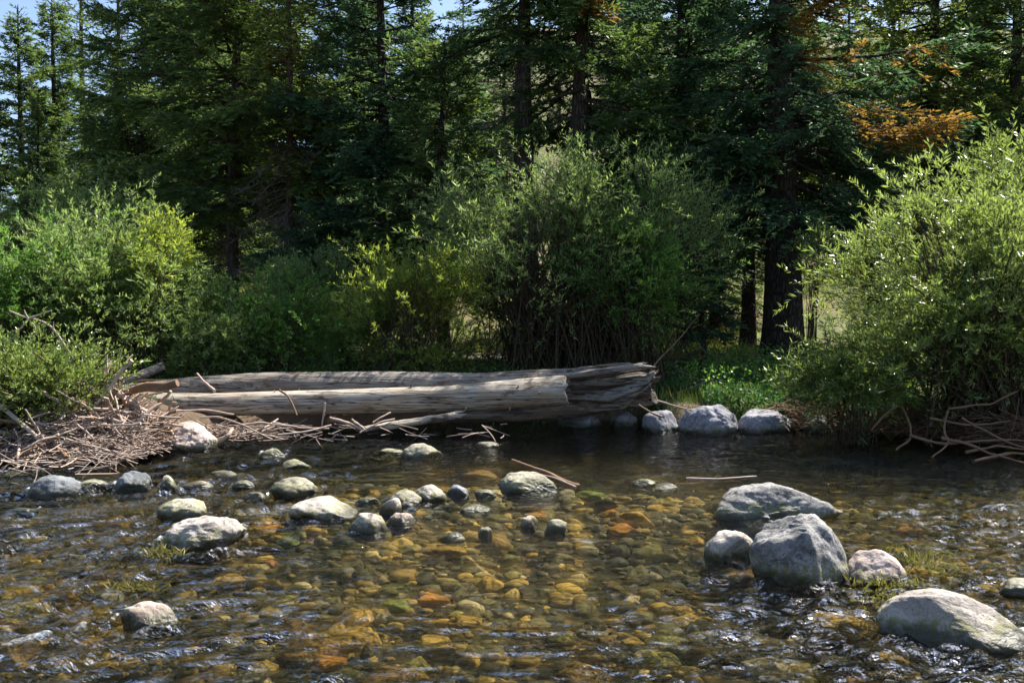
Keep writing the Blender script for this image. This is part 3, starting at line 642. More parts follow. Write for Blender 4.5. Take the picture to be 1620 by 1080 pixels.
spl = [((800, 600), (905, 590), (1005, 574), (1034, 578), .055, 'g'), ((830, 612), (930, 604), (1010, 588), (1032, 592), .05, 'd'), ((900, 622), (960, 622), (1005, 608), (1030, 590), .055, 'g'),
       ((790, 640), (870, 644), (940, 640), (1002, 634), .075, 'g'), ((880, 632), (950, 630), (1000, 622), (1026, 606), .045, 'd'), ((860, 600), (940, 596), (985, 586), (1020, 582), .04, 'd'),
       ((935, 636), (985, 628), (1015, 612), (1033, 598), .06, 'g'), ((870, 618), (930, 616), (960, 616), (990, 612), .035, 'g'), ((905, 583), (960, 582), (1000, 574), (1016, 572), .03, 'g'),
       ((960, 612), (1000, 600), (1020, 596), (1036, 586), .05, 'g'), ((900, 646), (950, 642), (985, 638), (1000, 630), .04, 'd')]
for k, (a, b_, c_, d_, r, kk) in enumerate(spl):
    dd = 11.93 + rs.uniform(-.12, .1); mb = MB(); u = np.linspace(0, 1, 5)
    pts = [W(a[0], a[1] + 4, dd + .12), W(b_[0], b_[1] + 4, dd), W(c_[0], c_[1] + 5, dd), W(d_[0], d_[1] + 3, dd + .05)]
    fl = lambda u, a: (1 + .5 * np.cos(2 * a + k)) * (1 - .25 * u) * (1 + .25 * noise(np.stack(np.broadcast_arrays(u * 8, np.cos(a) * 2.5, np.sin(a) * 2.5), -1), k))
    log_mesh(mb, [p - org for p in pts], [r * .5, r, r * .95, r * .5], 20, 60, 40 + k, .1, endjag=.07, crossfn=fl); mb.build("splinter", M['log_grey' if kk == 'g' else 'log_dark'], e2)
# dark log lying low below them
org = W(850, 650, 12.0); mb = MB(); log_mesh(mb, P3([(720, 660, 11.9), (820, 656, 11.95), (900, 648, 12), (960, 640, 12)], org), [.07, .09, .10, .09], 32, 100, 55, .06, endjag=.05)
tag(mb.build("sunken_log", M['log_dark'], None, org), "dark shaded log lying low just over the water under the blunt log end", "log")
org = W(222, 592, 12.1); mb = MB(); log_mesh(mb, P3([(188, 607, 11.9), (222, 594, 12.1), (257, 579, 12.3)], org), [.06, .065, .055], 28, 60, 57, .06, endjag=.03)
tag(mb.build("log_stub", M['log_grey'], None, org), "short grey broken limb pointing up right above the left end of the logs", "log")
org = W(205, 632, 11.5); mb = MB(); log_mesh(mb, P3([(160, 626, 11.4), (205, 632, 11.5), (252, 636, 11.5)], org), [.10, .125, .12], 36, 70, 59, .09, endjag=.04, tint=.8)
tag(mb.build("barked_log", M['log'], None, org), "short brown log still in bark abutting the left end of the front log", "log")
org = W(650, 668, 11.1); mb = MB(); fl = lambda u, a: (1 + .35 * np.cos(2 * a)) * (1 + .3 * noise(np.stack(np.broadcast_arrays(u * 7, np.cos(a) * 2, np.sin(a) * 2), -1), 3))
log_mesh(mb, P3([(578, 678, 11.05), (650, 668, 11.15), (722, 656, 11.2)], org), [.035, .06, .055], 24, 80, 61, .12, endjag=.09, crossfn=fl)
tag(mb.build("driftwood_slab", M['log'], None, org), "split pinkish driftwood slab resting at the water below the front log", "driftwood")
STK = [
 ([(312, 591, 11.7), (326, 606, 11.55), (340, 618, 11.4)], .014, .018, 'stick', "thin pale stick leaning on the back log above the front log"),
 ([(441, 617, 11.25), (455, 625, 11.22), (463, 640, 11.2), (470, 656, 11.15)], .012, .010, 'stick_brown', "thin brown curved twig hanging down over the front log"),
 ([(514, 637, 11.2), (512, 655, 11.2), (509, 674, 11.2)], .012, .008, 'stick', "short upright twig in front of the log above the tangled sticks"),
 ([(522, 660, 11.0), (548, 668, 11.0), (575, 681, 11.0)], .016, .018, 'stick', "straight pale stick slanting down to the left tip of the driftwood slab"),
 ([(556, 663, 11.0), (568, 672, 11.0), (580, 682, 11.0)], .014, .012, 'stick', "short stick crossing beside the left tip of the driftwood slab"),
 ([(165, 592, 11.2), (166, 575, 11.2), (169, 556, 11.2)], .022, .016, 'stick', "short upright grey stake behind the low left bush"),
 ([(811, 727, 9.2), (860, 744, 8.6), (918, 770, 8.0)], .014, .022, 'stick_brown', "straight brown pole floating over the flat mossy stone"),
 ([(850, 748, 8.45), (880, 756, 8.3), (912, 771, 8.0)], .008, .012, 'stick', "split half of the floating pole lying along its lower end"),
 ([(1085, 757, 8.5), (1140, 758, 8.45), (1196, 753, 8.6)], .012, .007, 'stick', "thin pale twig floating behind the broad flat boulder"),
 ([(318, 661, 10.8), (345, 659, 10.7), (385, 672, 10.5), (432, 694, 10.3)], .012, .009, 'stick', "long bowed twig reaching from the stick pile over the tan boulder"),
 ([(345, 700, 10.6), (362, 688, 10.6), (368, 678, 10.7)], .03, .016, 'stick', "stout forked snag standing in the shallows under the front log"),
 ([(500, 694, 10.6), (505, 702, 10.6), (512, 710, 10.5)], .006, .005, 'stick', "tiny twig poking from the riffle below the logs"),
 ([(107, 893, 5.7), (110, 885, 5.65), (112, 876, 5.6)], .005, .003, 'stick', "tiny pale twig poking up in the left foreground rapids"),
 ([(210, 604, 11.9), (240, 601, 11.8), (290, 600, 11.8)], .012, .008, 'stick_brown', "thin dark branch lying on the far side above the back log"),
 ([(1010, 640, 11.7), (1030, 652, 11.6), (1048, 660, 11.5)], .014, .012, 'stick_brown', "brown branch propped on the bank below the splintered end"),
 ([(1040, 633, 11.7), (1070, 642, 11.6), (1098, 650, 11.5)], .010, .009, 'stick', "pale twig on the bank above the largest bluish boulder"),
 ([(1024, 590, 12.6), (1060, 550, 13), (1108, 496, 13.5)], .009, .005, 'stick_brown', "long bare pole leaning up right from the splintered end into the trees"),
]
for k, (pts, r0, r1, mt, lab) in enumerate(STK):
    stick([W(*p) for p in pts], r0, r1, M[mt], "driftwood_stick", lab, seed=k)
# bare arching branch over the low left bush
org = W(128, 588, 10.1); e3 = empty("bare_branch", org); tag(e3, "forked bare pale branch arching up over the low left bush", "branch")
for k, (pts, r0, r1) in enumerate([([(128, 588), (108, 555), (88, 524), (72, 510), (45, 504)], .016, .010), ([(45, 504), (30, 498), (14, 491)], .011, .006), ([(45, 504), (62, 498), (82, 491)], .011, .007),
                           ([(45, 504), (41, 497), (38, 490)], .008, .005), ([(45, 504), (33, 518), (18, 538)], .012, .007), ([(72, 512), (58, 524), (47, 540), (45, 552)], .009, .005), ([(86, 522), (84, 515), (85, 508)], .006, .003), ([(45, 504), (55, 515), (57, 530)], .008, .004)]):
    stick([W(*p, 10.1) - org for p in pts], r0, r1, M['stick'], "limb", None, parent=e3, seed=k + 50)

# ------------------------------------------------------------------ the pile of drift sticks on the left
rs = np.random.RandomState(8)
def pile_z(x, y):
    cx, cy = -4.45, 10.05; r = ((x - cx) / .95) ** 2 + ((y - cy) / .85) ** 2; return .60 * np.exp(-r * 1.1) + .02
protos = []
for k in range(16):
    L = rs.uniform(.3, 1.15); n = 12; u = np.linspace(-.5, .5, n)
    c = np.stack([u * L, fbm(np.stack([u * 2.5 + k, u * 0, u * 0], -1), 3, k) * .16 * L, fbm(np.stack([u * 2.5 + k, u * 0 + 5, u * 0], -1), 3, k + 9) * .12 * L], -1)
    r0 = rs.uniform(.007, .022) * (1.9 if k < 3 else 1); mb = MB(); tubes(mb, c[None], (r0 * np.linspace(1, .55, n) * (1 + .2 * noise(np.stack([u * 12, u * 0 + k, u * 0], -1), k)))[None], 8, rs.uniform(0, .5), True)
    for b__ in range(rs.randint(0, 4)):
        i = rs.randint(2, n - 2); d = nrm(np.array([.7, rs.normal(), rs.normal()])); s = np.linspace(0, 1, 6)[:, None]
        tubes(mb, (c[i] + d * s * rs.uniform(.06, .3) + np.array([0, 0, .05]) * s * s)[None], (r0 * .5 * (1 - .5 * s[:, 0]))[None], 6, .2, True)
    protos.append(mb.mesh("driftwood_stick"))
for me in protos: me.materials.append(M['stick'])
for k in range(120):
    o = bpy.data.objects.new("driftwood_stick", protos[k % 16]); C.objects.link(o)
    x_ = rs.normal(-4.4, .42); y_ = rs.normal(9.9, .40)
    x_ = min(max(x_, -5.3), -3.85)
    o.location = (x_, y_, pile_z(x_, y_) + rs.uniform(-.10, .07)); o.rotation_euler = (rs.rand() * 6, rs.normal(0, .5), rs.normal(.3, 1.0) + (PI if rs.rand() < .5 else 0))
    s = rs.uniform(.7, 1.25); o.scale = (s, s, s)
    br = k % 4 == 0
    if br: o.material_slots[0].link = 'OBJECT'; o.material_slots[0].material = M['stick_brown']
    tag(o, ("brown" if br else "pale bleached") + " stick in the tangled driftwood heap on the left bank", "stick", ("brown" if br else "pale") + " sticks of the left driftwood heap")
BIG = [([(72, 608, 10.3), (110, 630, 10.1), (150, 656, 9.9)], .03, .018), ([(98, 606, 10.3), (130, 622, 10.3), (158, 636, 10.3)], .035, .03), ([(110, 718, 9.7), (145, 700, 9.7), (178, 678, 9.8)], .012, .014), ([(165, 697, 10), (210, 690, 10), (284, 680, 10.2)], .03, .012),
       ([(28, 740, 8.9), (30, 715, 9.1), (30, 692, 9.3)], .018, .014), ([(0, 640, 9.5), (35, 670, 9.3), (62, 692, 9.2)], .022, .02), ([(50, 735, 9.1), (110, 730, 9.3), (180, 708, 9.8)], .016, .012), ([(160, 702, 9.95), (230, 706, 10.1), (300, 703, 10.2)], .014, .01),
       ([(210, 662, 10.3), (228, 645, 10.4), (242, 632, 10.5)], .012, .01), ([(232, 680, 10.2), (250, 664, 10.3), (262, 655, 10.4)], .012, .01), ([(152, 606, 10.6), (160, 620, 10.5), (170, 634, 10.4)], .018, .016), ([(45, 675, 9.6), (75, 668, 9.7), (100, 664, 9.8)], .045, .045),
       ([(270, 650, 10.5), (320, 648, 10.6), (370, 655, 10.7)], .012, .008), ([(380, 672, 10.7), (420, 668, 10.7), (470, 676, 10.7)], .014, .010), ([(430, 668, 10.8), (465, 676, 10.75), (520, 678, 10.8)], .012, .01), ([(395, 684, 10.6), (420, 676, 10.7), (440, 662, 10.9)], .012, .010),
       ([(590, 668, 11.05), (602, 660, 11.1), (618, 652, 11.2)], .012, .008), ([(570, 684, 10.9), (600, 668, 11), (625, 662, 11.1)], .010, .010), ([(440, 688, 10.6), (480, 684, 10.6), (525, 672, 10.8)], .012, .01)]
for k, (pts, r0, r1) in enumerate(BIG):
    stick([W(*p) for p in pts], r0, r1, M['stick'], "driftwood_stick", "stouter pale branch lying across the driftwood heap below the logs" if k < 12 else "thin grey branch washed up against the foot of the front log", "stick", "stouter branches of the driftwood heap" if k < 12 else "branches washed under the front log", seed=100 + k)
n = 5200; x_ = np.clip(rs.normal(-4.4, .45, n), -5.6, -3.75); y_ = rs.normal(10., .42, n)
L = rs.uniform(.08, .42, n); az = rs.normal(.4, .8, n); el = rs.normal(0, .35, n)
D_ = np.stack([np.cos(az) * np.cos(el), np.sin(az) * np.cos(el), np.sin(el)], -1); c = np.stack([x_, y_, pile_z(x_, y_) * rs.uniform(.2, 1.05, n)], -1)
s = np.linspace(-.5, .5, 4)[None, :, None]; bend = rs.normal(size=(n, 1, 3)) * .12 * L[:, None, None]
mb = MB(); tubes(mb, c[:, None] + D_[:, None] * L[:, None, None] * s + bend * (s * s), rs.uniform(.0025, .007, n)[:, None] * np.ones((1, 4)), 4, rs.rand(n))
n = 1500; x_ = rs.uniform(-3.6, .0, n); y_ = rs.normal(11.05, .12, n); L = rs.uniform(.08, .4, n); az = rs.normal(.2, .7, n); el = rs.normal(0, .3, n)
kp = rs.rand(n) < np.clip(.40 - (x_ + 3.6) / 4.4, .04, 1); x_, y_, L, az, el = x_[kp], y_[kp], L[kp], az[kp], el[kp]; n = len(x_)
D_ = np.stack([np.cos(az) * np.cos(el), np.sin(az) * np.cos(el), np.sin(el)], -1); c = np.stack([x_, y_, rs.uniform(.0, .16, n)], -1)
bend = rs.normal(size=(n, 1, 3)) * .12 * L[:, None, None]
tubes(mb, c[:, None] + D_[:, None] * L[:, None, None] * s + bend * (s * s), rs.uniform(.0025, .007, n)[:, None] * np.ones((1, 4)), 4, rs.rand(n))
tag(mb.build("brushwood", M['stick']), "fine tangled twigs filling the driftwood heap and the gap under the logs", "twigs", kind="stuff")
n = 3500; x_ = rs.normal(-4.0, .16, n); y_ = rs.normal(10.05, .14, n); mb = MB()
D_ = nrm(rs.normal(size=(n, 3)) * np.array([1, 1, .4])); leaves(mb, np.stack([x_, y_, pile_z(x_, y_) * rs.uniform(.6, 1.0, n)], -1), D_, rs.normal(size=(n, 3)), rs.uniform(.04, .12, n), rs.uniform(.008, .016, n), rs.rand(n))
tag(mb.build("needle_litter", M['litter']), "orange-brown dead needles matted on the right of the driftwood heap", "litter", kind="stuff")

# ------------------------------------------------------------------ conifers
def conifer(name, H, cb, Rr, tr, seed, mat, bark, dens=1.0, vis=9.0, sag=.25, step=.30, whorl=5, deadz=None, nl=(.09, .17), lean=(0, 0), power=.6, rust=None, lit=.5):
    rs = np.random.RandomState(seed); root = empty(name, (0, 0, 0))
    k = 30; u = np.linspace(0, 1, k); tp = np.stack([lean[0] * u * H + .05 * np.sin(u * 5 + seed), lean[1] * u * H + .05 * np.cos(u * 4 + seed), u * H - .3 * (u == 0)], -1)
    rad = tr * (1 - u) ** .75 + .012; rad = rad * (1 + .5 * np.exp(-u * H / .35))
    mb = MB(); seg = 20
    tubes(mb, tp[None], rad[None], seg, .4); v = mb.v[0]
    q_ = np.stack([v[:, 0] * 6, v[:, 1] * 6, v[:, 2] * 1.2], -1); cen = np.repeat(tp, seg, 0); mb.v[0] = cen + (v - cen) * (1 + .22 * fbm(q_ + seed, 3, seed))[:, None]
    mb.build("trunk", bark, root)
    def tpos(z): return np.stack([np.interp(z, tp[:, 2], tp[:, 0]), np.interp(z, tp[:, 2], tp[:, 1]), z], -1)
    zs = []; z = cb
    while z < H * .985:
        d = .72 if z < vis else 1.3
        for _ in range(max(2, int(whorl * (1 if z < vis else .8)))): zs.append(z + rs.uniform(-.5, .5) * step)
        z += step * d
    zs = np.clip(np.array(zs), cb * .8, H * .99); n = len(zs); uu = np.clip((zs - cb) / (H - cb), 0, 1)
    az = np.arange(n) * 2.399 + rs.normal(0, .5, n)
    L = Rr * ((1 - uu) ** power) * rs.uniform(.6, 1.12, n) * (.65 + .35 * sstep(0, .12, uu)) + .12
    L *= 1 + .35 * noise(np.stack([np.cos(az) * 1.5, np.sin(az) * 1.5, zs * .7], -1), seed)
    el = np.interp(uu, [0, .5, 1], [-.22, .0, .7]) + rs.normal(0, .12, n)
    h = np.stack([np.cos(az), np.sin(az), 0 * az], -1); side = np.stack([-np.sin(az), np.cos(az), 0 * az], -1)
    def bp_(s, i):                            # a point s of the way along branch i
        return tpos(zs[i]) + h[i] * (s * L[i] * np.cos(el[i]))[:, None] + np.array([0, 0, 1.]) * (L[i] * (np.sin(el[i]) * s - sag * s * s * (1 - uu[i]) + .22 * s ** 3))[:, None] + side[i] * (.08 * L[i] * np.sin(s * 2.5 + az[i] * 7))[:, None]
    s6 = np.linspace(0, 1, 7); pts = np.stack([bp_(np.full(n, s), np.arange(n)) for s in s6], 1)
    mb = MB(); tubes(mb, pts, (np.clip(.012 * L, .008, .05))[:, None] * (1.1 - s6)[None] + .003, 5, .3)
    # laterals
    low = zs < vis; cntl = np.maximum(3, (L / np.where(low, .085, .2) * dens)).astype(int) * 2; I = np.repeat(np.arange(n), cntl); m_ = len(I)
    s = rs.uniform(.16, 1.0, m_) ** .8; sg = np.where(rs.rand(m_) < .5, -1., 1.)
    ll = (.50 * L[I] * (1 - s) ** .7 + .14) * rs.uniform(.6, 1.15, m_); ll = np.minimum(ll, .85)
    an = sg * rs.uniform(.65, 1.15, m_); p0 = bp_(s, I); p1 = bp_(np.minimum(s + .02, 1.02), I); bt = nrm(p1 - p0)
    hs = nrm(np.cross(np.array([0, 0, 1.]), bt)); ld = nrm(bt * np.cos(an)[:, None] + hs * np.sin(an)[:, None] + np.array([0, 0, 1.]) * rs.normal(-.30, .24, m_)[:, None])
    keep = noise(p0 * 1.9, seed + 5) > -.38; I, s, ll, p0, ld = I[keep], s[keep], ll[keep], p0[keep], ld[keep]; m_ = len(I)
    s2 = np.linspace(0, 1, 3); tubes(mb, p0[:, None] + ld[:, None] * ll[:, None, None] * s2[None, :, None] * .9, (.006 * (1.15 - s2))[None] * np.ones((m_, 1)), 3, .3)
    bo = mb.build("branches", bark, root)
    big = np.where(zs[I] < vis, 1.0, 2.0)
    c2 = np.maximum(4, (ll / (.036 * big) * dens)).astype(int); J = np.repeat(np.arange(m_), c2); N = len(J)
    t = rs.uniform(0, 1.0, N); P_ = p0[J] + ld[J] * (ll[J] * t)[:, None] + np.array([0, 0, 1.]) * (-.10 * ll[J] * t * t)[:, None]
    sg = np.where(rs.rand(N) < .5, -1., 1.); an = sg * rs.uniform(.3, 1.05, N) * (1 - .5 * (t > .92)); hs = nrm(np.cross(np.array([0, 0, 1.]), ld[J]))
    D_ = nrm(ld[J] * np.cos(an)[:, None] + hs * np.sin(an)[:, None] + rs.normal(0, .22, (N, 3)) + np.array([0, 0, .10]))
    Nn = np.array([0, 0, 1.]) + rs.normal(0, .8, (N, 3)); Ls = rs.uniform(nl[0], nl[1], N) * big[J]; Ws = rs.uniform(.026, .046, N) * big[J]
    clump = noise(P_ * 1.3, seed + 9) * .5 + .5; tint = np.clip(.15 + .45 * clump * lit * 2 + rs.normal(0, .12, N) + .25 * (t > .75) * lit, 0, 1)  # lit lightens clumps and outer tips: sunlight put into the needle tint
    if rust is not None:
        rm = np.zeros(N, bool)
        for (rx, ry, rz, rr_) in rust:
            rm |= (np.linalg.norm((P_ - np.array([rx, ry, rz])), axis=1) + .25 * noise(P_ * 3, 3)) < rr_
        if rm.any():
            mr_ = MB(); leaves(mr_, P_[rm], D_[rm], Nn[rm], Ls[rm], Ws[rm], np.clip(tint[rm] + rs.normal(.1, .2, rm.sum()), 0, 1)); ro = mr_.build("dead_foliage", M['rust'], root, smooth=False); ro["label"] = "rust-orange dead needles"
        P_, D_, Nn, Ls, Ws, tint = [a[~rm] for a in (P_, D_, Nn, Ls, Ws, tint)]
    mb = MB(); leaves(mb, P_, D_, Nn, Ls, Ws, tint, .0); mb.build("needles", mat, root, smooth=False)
    if deadz:
        z0, z1, nb, Ld = deadz; mb = MB(); zz = rs.uniform(z0, z1, nb); a = rs.rand(nb) * 6.28; LL = Ld * rs.uniform(.4, 1.1, nb)
        hh = np.stack([np.cos(a), np.sin(a), 0 * a], -1); s = np.linspace(0, 1, 7)
        pts = tpos(zz)[:, None] + hh[:, None] * (LL[:, None] * s[None])[..., None] + np.array([0, 0, 1.]) * (LL[:, None] * (-.30 * s[None] - .25 * s[None] ** 2 + rs.normal(0, .12, nb)[:, None] * s[None]))[..., None] + .05 * noise(np.stack([np.broadcast_to(s * 5, (nb, 7)), zz[:, None] + 0 * s, 0 * s + zz[:, None]], -1) * 2, 3)[..., None]
        tubes(mb, pts, (.012 * (1.1 - s))[None] * np.ones((nb, 1)), 5, .3)
        K = rs.randint(0, nb, nb * 16); si = rs.randint(2, 6, len(K)); b0 = pts[K, si]; dd = nrm(hh[K] * .6 + rs.normal(0, .6, (len(K), 3)) + np.array([0, 0, -.25])); l2 = LL[K] * rs.uniform(.1, .4, len(K)); s = np.linspace(0, 1, 4)
        tubes(mb, b0[:, None] + dd[:, None] * l2[:, None, None] * s[None, :, None] + rs.normal(0, .06, (len(K), 1, 3)) * (s * s)[None, :, None], (.005 * (1.1 - s))[None] * np.ones((len(K), 1)), 3, .5)
        mb.build("dead_branches", M['twig'], root)
    return root
def place(root, px, d, label, group=None, rz=0, sc=1.0, z=None, name_cat="conifer"):
    x = (px - 810) / F * d; root.location = (x, d, gz(x, d) - .03 if z is None else z); root.rotation_euler = (0, 0, rz); root.scale = (sc, sc, sc)
    return tag(root, label, name_cat, group)
G1 = "tall conifers along the far bank"
place(conifer("spruce_tree", 10.2, 2.7, 3.2, .34, 1, M['needle_blue'], M['bark'], 1.0, 8.5, rust=[(1.5, -2.0, 4.3, .95), (.6, -1.5, 5.9, .85), (.35, -1.7, 5.1, .5), (2.75, -1.2, 3.9, .42), (1.2, -1.7, 3.9, .4)], power=.55, step=.34), 1234, 17.3,
      "thickest dark trunked spruce on the right with rust-orange dead boughs", G1)
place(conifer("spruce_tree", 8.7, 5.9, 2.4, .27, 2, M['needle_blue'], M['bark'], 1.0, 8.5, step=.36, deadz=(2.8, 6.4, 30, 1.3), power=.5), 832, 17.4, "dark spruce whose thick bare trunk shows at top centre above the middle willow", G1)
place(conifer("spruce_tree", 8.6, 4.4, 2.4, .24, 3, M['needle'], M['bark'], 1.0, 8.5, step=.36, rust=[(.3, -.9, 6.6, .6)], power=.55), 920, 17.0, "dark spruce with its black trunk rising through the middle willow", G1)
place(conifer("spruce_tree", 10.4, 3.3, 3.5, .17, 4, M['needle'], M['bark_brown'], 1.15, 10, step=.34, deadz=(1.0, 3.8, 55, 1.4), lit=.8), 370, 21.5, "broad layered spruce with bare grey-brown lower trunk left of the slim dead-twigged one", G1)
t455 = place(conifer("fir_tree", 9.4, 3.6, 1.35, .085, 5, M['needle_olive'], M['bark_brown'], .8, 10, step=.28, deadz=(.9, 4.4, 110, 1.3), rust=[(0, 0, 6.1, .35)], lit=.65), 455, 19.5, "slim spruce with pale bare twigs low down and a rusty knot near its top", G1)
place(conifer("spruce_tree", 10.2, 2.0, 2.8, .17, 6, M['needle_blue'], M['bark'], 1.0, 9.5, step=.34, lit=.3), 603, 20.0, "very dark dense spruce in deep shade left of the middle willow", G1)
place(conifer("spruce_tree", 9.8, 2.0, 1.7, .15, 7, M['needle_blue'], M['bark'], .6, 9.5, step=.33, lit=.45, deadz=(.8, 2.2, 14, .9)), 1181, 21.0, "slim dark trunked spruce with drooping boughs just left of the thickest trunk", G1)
place(conifer("spruce_sapling", 2.6, .7, .7, .035, 8, M['needle_blue'], M['bark'], .9, 9, step=.2), 1110, 16.2, "small young spruce on a thin stem before the slim dark trunked spruce", "saplings under the big trees")
place(conifer("spruce_tree", 9.8, 2.0, 2.9, .2, 9, M['needle_olive'], M['bark'], 1.0, 9.5, step=.34, lit=.8), 1480, 20.0, "sunlit feathery spruce behind the right willow at top right", G1)
place(conifer("spruce_tree", 9.6, 2.5, 2.5, .18, 10, M['needle'], M['bark'], 1.0, 9.5, step=.36, lit=.5), 1608, 19.0, "spruce with dark trunk cut by the right edge above the right willow", G1)
place(conifer("spruce_tree", 9.4, 2.4, 2.9, .15, 14, M['needle_blue'], M['bark'], 1.0, 9.5, step=.34, lit=.4), 1080, 19.6, "dense dark spruce filling the space between middle willow and slim spruce", G1)
place(conifer("spruce_tree", 6.3, 1.3, 2.2, .11, 15, M['needle'], M['bark'], 1.05, 9.5, step=.30, lit=.7), 700, 18.4, "shorter layered spruce right of the very dark one, behind the yellow-green bush", G1)
sp = conifer("spruce_tree", 13, 1.2, 3.3, .16, 11, M['needle'], M['bark'], 1.0, 12, step=.34, lit=.7, nl=(.09, .16))
place(sp, 225, 24.5, "spruce whose dark bare upper trunk stands against the sky at upper left", G1); sp.scale = (.7, .7, 1)
sp2 = conifer("spruce_tree", 10.3, .6, 2.3, .13, 12, M['needle'], M['bark'], 1.25, 12, step=.32, lit=.75, nl=(.09, .16), power=.85)
place(sp2, 32, 27, "pointed sunlit fir with its whole tip against the sky at far left", G1, sc=.93)
sp3 = conifer("fir_tree", 11, .8, 1.5, .11, 13, M['needle'], M['bark_brown'], .7, 12, step=.42, lit=.6, nl=(.09, .16), deadz=(.5, 4, 20, .8))
place(sp3, 132, 33, "thin see-through pine against the sky right of the pointed fir", G1, sc=1.25)
# the forest behind: copies
rs = np.random.RandomState(21)
src = [sp, sp2, sp3, t455]
BG = []
for (px, d, k, sc, lab) in [(85, 31, 1, 1.08, "narrow pointed fir right beside the far left fir"), (185, 30, 2, 1.15, "loose bright conifer left of the upper trunk against the sky"), (290, 27, 0, .95, "dense spruce half hidden behind the broad layered one")]:
    o = copy_tree(src[k]); place(o, px, d, lab, G1, rs.rand() * 6, sc)
spots = [(-60, 26, 0), (-160, 24, 0), (60, 22.5, 1), (160, 25.5, 1), (430, 28, 0), (520, 31, 2), (560, 25, 0), (650, 26, 1), (770, 24, 0), (870, 25, 2), (960, 22, 0), (1010, 26, 1), (1130, 25, 0), (1300, 23.5, 1), (1360, 25, 0), (1420, 22, 2), (1540, 24, 0), (1700, 22, 0), (1800, 26, 1), (-260, 30, 1), (1330, 32, 2), (1220, 28, 0)]
for r_ in range(34):
    spots.append((rs.uniform(-250, 1850), rs.uniform(29, 52), rs.randint(0, 3)))
BGL = {}
FT = [(-150, "the far left fir, outside the frame"), (32, "the far left pointed fir"), (132, "the thin see-through pine"), (225, "the spruce with its trunk against the sky"), (370, "the broad layered spruce"), (455, "the slim spruce with bare twigs"), (603, "the very dark dense spruce"), (700, "the shorter layered spruce"),
      (832, "the spruce with the thick bare trunk"), (920, "the black trunk in the middle willow"), (1080, "the dense spruce right of the middle willow"), (1181, "the slim dark trunked spruce"), (1234, "the thickest trunk"), (1480, "the sunlit feathery spruce"), (1608, "the spruce at the right edge"), (1780, "the right edge, outside the frame")]
for (px, d, k) in spots:
    if (px, d) in ((430, 28), (520, 31), (770, 24), (870, 25), (1300, 23.5), (1220, 28), (1360, 25), (1330, 32), (960, 22)) or (1270 < px < 1400 and d < 45): continue
    if 470 < px < 530 and d > 24 and k != 2: continue
    sc = rs.uniform(.8, 1.15) * (1 if k < 2 else .95)
    top = rs.uniform(80, 210) if px < 300 else rs.uniform(40, 160) if 440 < px < 560 else None
    if top is None: top = rs.uniform(-90, -10)
    sc = (CH + (HZ - top) / F * d - gz((px - 810) / F * d, d)) / (13, 10.3, 11)[k]
    o = copy_tree(src[k]); BGL.setdefault(min(FT, key=lambda f: abs(f[0] - px))[1], []).append((d, o)); place(o, px, d, "x", "conifers filling the forest behind", rs.rand() * 6, sc)
    if px < 330: o.scale = (sc * .72, sc * .72, sc)

for nm, it in BGL.items():
    it.sort(key=lambda a: a[0])
    for i, (_, o) in enumerate(it):
        o["label"] = ["first", "second", "third", "fourth", "fifth", "sixth", "seventh", "eighth", "ninth"][min(i, 8)] + " conifer back behind " + nm
